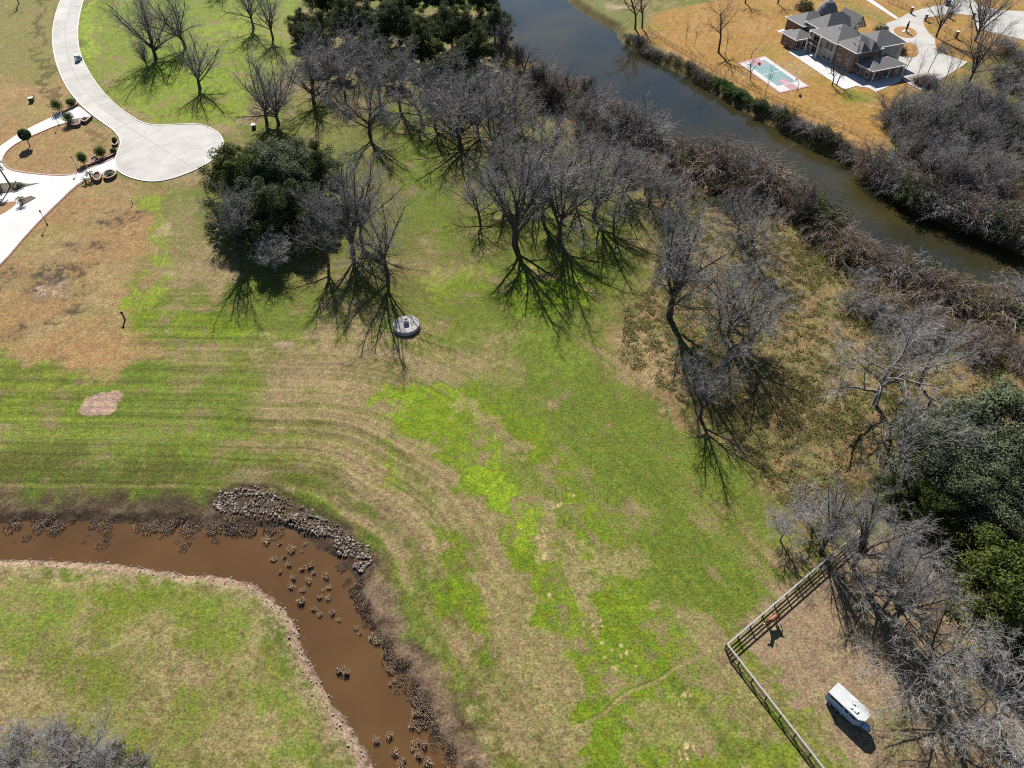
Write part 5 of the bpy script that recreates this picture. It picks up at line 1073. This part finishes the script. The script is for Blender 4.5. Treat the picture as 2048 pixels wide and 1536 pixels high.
# far yard: parked pickup, bins, bench, brush pile, car on far road
M_cd = mat('car_dark', (.02, .022, .028), .25, .1, spec=.6)
def car(label, px, py, rz, m, pick=False, grp=None):
    o = thing('pickup_truck' if pick else 'car', label, 'truck' if pick else 'car', P(px, py, .04), rz)
    b_ = bmesh.new(); prof = [(-2.4, .45), (-2.45, .95), (-1.0, 1.0), (-.85, 1.05), (-.55, 1.72), (.7, 1.75), (1.25, 1.12), (2.3, 1.0), (2.45, .7), (2.4, .4)] if pick else [(-2.2, .4), (-2.25, .9), (-1.9, 1.05), (-1.4, 1.55), (.4, 1.58), (1.1, 1.08), (2.1, .95), (2.25, .65), (2.2, .38)]
    m_ = MB(); n = len(prof); vs = [(x, -.9, z) for x, z in prof]+[(x, .9, z) for x, z in prof]; m_.add(vs, [tuple(range(n)), tuple(range(2*n-1, n-1, -1))]+[(i, n+i, n+(i+1) % n, (i+1) % n) for i in range(n)]); m_.build('body', m, o); b_.free()
    for s_ in (-1, 1): MB().box((-.1 if not pick else .05, s_*.905, 1.32), (1.6 if not pick else 1.1, .02, .34)).build('side_window', M_tg, o)
    ws = MB(); x0, z0, x1, z1 = (.75, 1.70, 1.2, 1.17) if pick else (.48, 1.52, 1.05, 1.13); ws.add([(x0+.02, -.78, z0+.015), (x1+.02, -.82, z1+.015), (x1+.02, .82, z1+.015), (x0+.02, .78, z0+.015)], [(0, 1, 2, 3)]); ws.build('windshield', M_tg, o)
    for x in (-1.45, 1.45):
        for s_ in (-1, 1):
            w_ = MB().lathe([(.12, -.1), (.33, -.1), (.33, .1), (.12, .1)], 14).build('wheel', M_tyre, o); w_.matrix_local = Matrix.Translation((x, s_*.85, .33))@Matrix.Rotation(math.pi/2, 4, 'X'); MB().lathe([(.03, -.11), (.18, -.11), (.18, .11), (.03, .11)], 10).build('rim', M_hub, w_)
car('white pickup truck parked in the house shadow', 1789, 141, math.radians(20), M_cw, True); car('dark car waiting on the far concrete road', 1894, 8, math.radians(70), M_cd)
bn = thing('wheelie_bin', 'yellow green wheelie bin beside the white pickup', 'bin', P(1776, 152, .05), .4); MB().box((0, 0, .5), (.6, .7, 1.0), 0, 0, 1.1).build('tub', mat('bin_green', (.22, .30, .06), .5), bn); MB().box((0, 0, 1.04), (.68, .8, .08)).build('lid', mat('bin_lid', (.15, .22, .05), .5), bn)
be = thing('wooden_bench', 'orange brown wooden bench on the shaded patio', 'bench', P(1741, 160, .05), .5); M_ow = mat('orange_wood', (.30, .13, .06), .7, .2, 4)
MB().box((0, 0, .45), (1.9, .5, .08)).build('seat', M_ow, be); MB().box((0, .25, .78), (1.9, .07, .5)).build('backrest', M_ow, be)
for x in (-.8, .8): MB().box((x, 0, .2), (.1, .45, .42)).build('leg', M_ow, be)
bpz = thing('brush_pile', 'dark round pile of cut brush on the drive edge', 'brush pile', P(1851, 168)); V, F = tubes([((R.gauss(0, 1.6), R.gauss(0, 1.4), abs(R.gauss(0, .8))), (R.gauss(0, 2.2), R.gauss(0, 1.9), abs(R.gauss(0, 1.2))), .05, .03, 0) for _ in range(700)], 4); link('branches', fast_mesh('branches', V, F, [M_twig3]), bpz); MB().lathe([(2.6, 0), (2.3, .7), (1.4, 1.5), (.3, 1.9)], 14).build('core', mat('pile_dark', (.04, .036, .034), .95, .4, 3), bpz)
place_tree('b3', 1884, 104, 2.2, 'grey leafless shrub between drive and golden verge', 'far yard shrubs', 'shrub', 'yard_shrub'); place_tree('b5', 1608, 18, 3.2, 'dark evergreen shrub behind the left house wing', 'far yard shrubs', 'shrub', 'yard_shrub'); place_tree('b5', 1797, 105, 2.4, 'dark evergreen shrub against the right house wing', 'far yard shrubs', 'shrub', 'yard_shrub'); place_tree('b5', 1762, 62, 2.2, 'dark evergreen shrub at the drive side of the house', 'far yard shrubs', 'shrub', 'yard_shrub')

# ------------------------------------------------------------------ ditch: riprap stones and reeds
M_st = [mat('stone_%s' % n_, c_, .9, .2, 3, .3) for n_, c_ in (('grey', (.125, .105, .09)), ('pale', (.24, .20, .165)), ('brown', (.095, .068, .05)))]
def stone_mesh(seed):
    bm = bmesh.new(); bmesh.ops.create_icosphere(bm, subdivisions=1, radius=1); r = random.Random(seed)
    for v in bm.verts: v.co = v.co*r.uniform(.72, 1.15); v.co.z *= .7
    me = bpy.data.meshes.new('stone'); bm.to_mesh(me); bm.free(); me.materials.append(M_st[seed % 3]); return me
SM = [stone_mesh(i) for i in range(9)]
rip_up = np.array([(424, 1010), (442, 984), (490, 972), (540, 980), (590, 1008), (640, 1034), (690, 1062), (733, 1096), (746, 1120)], float); rip_lo = np.array([(440, 1022), (470, 1022), (510, 1026), (550, 1034), (590, 1050), (632, 1068), (668, 1094), (708, 1126), (724, 1146)], float)
spots = []
for i in range(1900):
    t_ = R.random()*8; k = min(int(t_), 7); f = t_-k; v = R.random()*1.1-.02+R.gauss(0, .08)
    a = rip_up[k]*(1-f)+rip_up[k+1]*f; b_ = rip_lo[k]*(1-f)+rip_lo[k+1]*f; q = a*(1-v)+b_*v
    if vn(q[0]*.03, q[1]*.05, 9) < .22: continue
    spots.append((q[0], q[1], R.uniform(.05, .10)+R.random()**3*.16))
spots.sort(key=lambda s_: -s_[2])
rp_ = thing('riprap', 'bank of grey brown rubble stones around the outer ditch bend', 'stones', G(600, 1030)); rl = rp_.location.copy(); rest = MB()
for i, (x, y, s_) in enumerate(spots):
    p = G(x, y)
    if i < 300:
        o = link('stone', SM[i % 9], rp_, (p[0]-rl[0], p[1]-rl[1], p[2]+s_*.1-rl[2]), R.uniform(0, 6)); o.scale = (s_*R.uniform(.85, 1.3), s_, s_*R.uniform(.8, 1.1))
    else:
        me = SM[i % 9]; rest.add([(p[0]-rl[0]+v.co.x*s_, p[1]-rl[1]+v.co.y*s_, p[2]-rl[2]+s_*.1+v.co.z*s_) for v in me.vertices], [tuple(f.vertices) for f in me.polygons], i % 3)
o = rest.build('small_stones', M_st, rp_); o['kind'] = 'stuff'
# pale rubble along the inner bank: too small to count
rb = MB()
il = resample_line(PX2([(-40, 1124), (75, 1124), (140, 1126), (250, 1132), (362, 1150), (440, 1155), (510, 1170), (540, 1195), (580, 1228), (600, 1262), (612, 1307), (632, 1347), (652, 1382), (685, 1432), (717, 1477), (760, 1545)], DITCH_Z), .2)
for p in il:
    for _ in range(R.choice((0, 1, 2, 3))):
        x, y = p[0]+R.gauss(-.3, .6), p[1]+R.gauss(-.3, .6); s_ = abs(R.gauss(.03, .05))+.03; z = hgt(x, y)
        if z < DITCH_Z-.1: continue
        me = SM[R.randrange(9)]; rb.add([(x+v.co.x*s_, y+v.co.y*s_, z+v.co.z*s_+s_*.2) for v in me.vertices], [tuple(f.vertices) for f in me.polygons], R.choice((1, 0)))
o = rb.build('bank_rubble', [mat('rubble_a', (.22, .165, .13), .9, .25, 3), mat('rubble_b', (.27, .205, .165), .9, .25, 3)]); o['kind'] = 'stuff'; o['label'] = 'pale crumbly rubble along the inner ditch shore'; o['category'] = 'rubble'
# reed clumps standing in the ditch
M_reed = [mat('reed_straw', (.30, .205, .12), .85, .3, 2, island=True), mat('reed_dark', (.125, .088, .062), .9, .4, 2, island=True)]
def reed_mesh(seed, n, h, rad, mi):
    r = random.Random(seed); V = []; F = []; fm = []
    for i in range(n):
        a = r.uniform(0, 6.28); q = rad*math.sqrt(r.random()); x, y = math.cos(a)*q, math.sin(a)*q; la, le = r.uniform(0, 6.28), r.uniform(.1, .8); hh = h*r.uniform(.5, 1.2); w_ = .022
        m1 = (x+math.cos(la)*le*hh*.4, y+math.sin(la)*le*hh*.4, hh*.75); m2 = (x+math.cos(la)*le*hh, y+math.sin(la)*le*hh, hh*(.95-.5*le)); sx, sy = -math.sin(la)*w_, math.cos(la)*w_; b0 = len(V)
        V += [(x-sx, y-sy, -.15), (x+sx, y+sy, -.15), (m1[0]+sx, m1[1]+sy, m1[2]), (m1[0]-sx, m1[1]-sy, m1[2]), (m2[0]+sx*.4, m2[1]+sy*.4, m2[2]), (m2[0]-sx*.4, m2[1]-sy*.4, m2[2])]; F += [(b0, b0+1, b0+2, b0+3), (b0+3, b0+2, b0+4, b0+5)]; fm += [0 if r.random() > mi else 1]*2
    return fast_mesh('reed_clump', np.array(V), np.array(F), M_reed, False, fm)
RMs = [reed_mesh(i, 90, .55, .34, .45) for i in range(4)]; RMd = [reed_mesh(10+i, 170, .30, .85, .85) for i in range(4)]
def reeds(px, py, s_, dark, label, grp):
    x, y, z = P(px, py, DITCH_Z); z = max(hgt(x, y), DITCH_Z); o = link('reed_clump', R.choice(RMd if dark else RMs), None, (x, y, z), R.uniform(0, 6)); o.scale = (s_*R.uniform(.7, 1.35), s_*R.uniform(.7, 1.2), s_*R.uniform(.7, 1.15)); tag(o, label, 'reeds', grp)
g1 = 'straw reed clumps in the ditch water'
lb1, lb2, lb3 = 'straw coloured reed clump standing in open brown ditch water', 'dark matted reed clump at the upper ditch shore', 'dark matted reed clump on the long muddy ditch side'
for x, y in [(540, 1085), (560, 1085), (575, 1095), (570, 1110), (555, 1118), (545, 1120), (600, 1090), (605, 1100), (610, 1180), (603, 1208), (627, 1220), (640, 1225), (645, 1185), (640, 1195), (655, 1175), (625, 1165), (590, 1160), (575, 1172), (680, 1340), (692, 1345), (710, 1258), (722, 1268), (747, 1280), (753, 1285), (676, 1240), (672, 1228), (775, 1345), (790, 1360), (788, 1368), (755, 1478), (780, 1468), (827, 1430), (832, 1452), (840, 1460), (830, 1485), (850, 1490), (845, 1515), (838, 1518), (795, 1505), (800, 1520), (812, 1530), (828, 1500), (855, 1525), (620, 1130), (630, 1145), (600, 1140), (650, 1150), (660, 1200), (575, 1130), (562, 1145)]:
    reeds(x+R.gauss(0, 4), y+R.gauss(0, 3), R.uniform(.55, 1.35), False, lb1, g1)
for i in range(46):
    x = R.uniform(10, 560); reeds(x, 1050+R.gauss(1, 5)+(8 if x > 430 else 0), R.uniform(.6, 1.7), True, lb2, 'dark reed clumps along the upper ditch shore')
for x, y in [(25, 1080), (55, 1075), (105, 1068), (165, 1072), (160, 1085), (220, 1078), (222, 1090), (300, 1070), (318, 1078), (345, 1085), (365, 1095), (380, 1085), (420, 1088), (435, 1085), (360, 1060), (385, 1070)]: reeds(x+R.gauss(0, 8), y+R.gauss(0, 3), R.uniform(.4, 1.2), True, lb2, 'dark reed clumps along the upper ditch shore')
for i in range(56):
    t_ = R.random(); q = np.array([(690, 1130), (715, 1190), (735, 1240), (770, 1300), (800, 1345), (830, 1395), (855, 1440), (880, 1480), (905, 1535)], float); k = min(int(t_*8), 7); f = t_*8-k; p = q[k]*(1-f)+q[k+1]*f
    reeds(p[0]+R.gauss(2, 8), p[1]+R.gauss(0, 6), R.uniform(.6, 1.5), True, lb3, 'dark reed clumps on the muddy ditch side')

# ------------------------------------------------------------------ rough ground cover (uncountable)
def tufts(name, zones, n, hr, sz, m, label, cat, lim=None):
    Vs = []; r = np.random.default_rng(len(name)*7+n)
    cen = []
    for poly, share in zones:
        q = PX2(poly); lo, hi = q.min(0), q.max(0); got = 0; want = int(n*share); tries = 0
        while got < want and tries < 40:
            xs = r.uniform(lo[0], hi[0], want*2).astype(np.float32); ys_ = r.uniform(lo[1], hi[1], want*2).astype(np.float32)
            k = inside(xs, ys_, q) & (fbm(xs*.9, ys_*.9, 4, 81)*.6+fbm(xs*.12, ys_*.12, 3, 85)*.4+r.uniform(-.08, .08, len(xs)) > .5)
            xs, ys_ = xs[k][:want-got], ys_[k][:want-got]; cen.append(np.stack([xs, ys_], 1)); got += len(xs); tries += 1
    cen = np.vstack(cen); rd_, dd_ = terrain_fields(cen[:, 0], cen[:, 1]); k = (rd_ > .8) & (dd_ > .8); cen = cen[k]; z = height_from(cen[:, 0], cen[:, 1], rd_[k], dd_[k])
    per = 6; c3_ = np.repeat(np.concatenate([cen, z[:, None]], 1), per, 0); c3_[:, :2] += r.normal(size=(len(c3_), 2))*sz*1.8; c3_[:, 2] += r.uniform(.0, 1, len(c3_))*r.uniform(*hr)
    nr = r.normal(size=(len(c3_), 3))*.55+np.array([0, .1, .9]); nr /= np.linalg.norm(nr, axis=1)[:, None]
    V, F = leaf_quads(c3_, nr, np.full(len(c3_), sz), r); o = link(name, fast_mesh(name, V, F, [m])); o['kind'] = 'stuff'; o['label'] = label; o['category'] = cat
wood = [(1250, 620), (1310, 560), (1320, 430), (1400, 380), (1600, 470), (1750, 560), (1900, 640), (2048, 690), (2048, 800), (1800, 900), (1720, 1060), (1640, 1080), (1560, 1000), (1480, 880), (1330, 780), (1240, 720)]
tufts('weed_cover', [(wood, 1.0)], 15000, (.05, .22), .11, leafmat('weed_green', (.055, .072, .010), (.14, .16, .022)), 'green weeds growing through the brown wood floor', 'weeds')
tufts('dry_weed_cover', [(wood, 1.0)], 12000, (.05, .2), .11, leafmat('weed_straw', (.10, .07, .032), (.24, .175, .085)), 'dry brown weeds and litter on the wood floor', 'weeds')
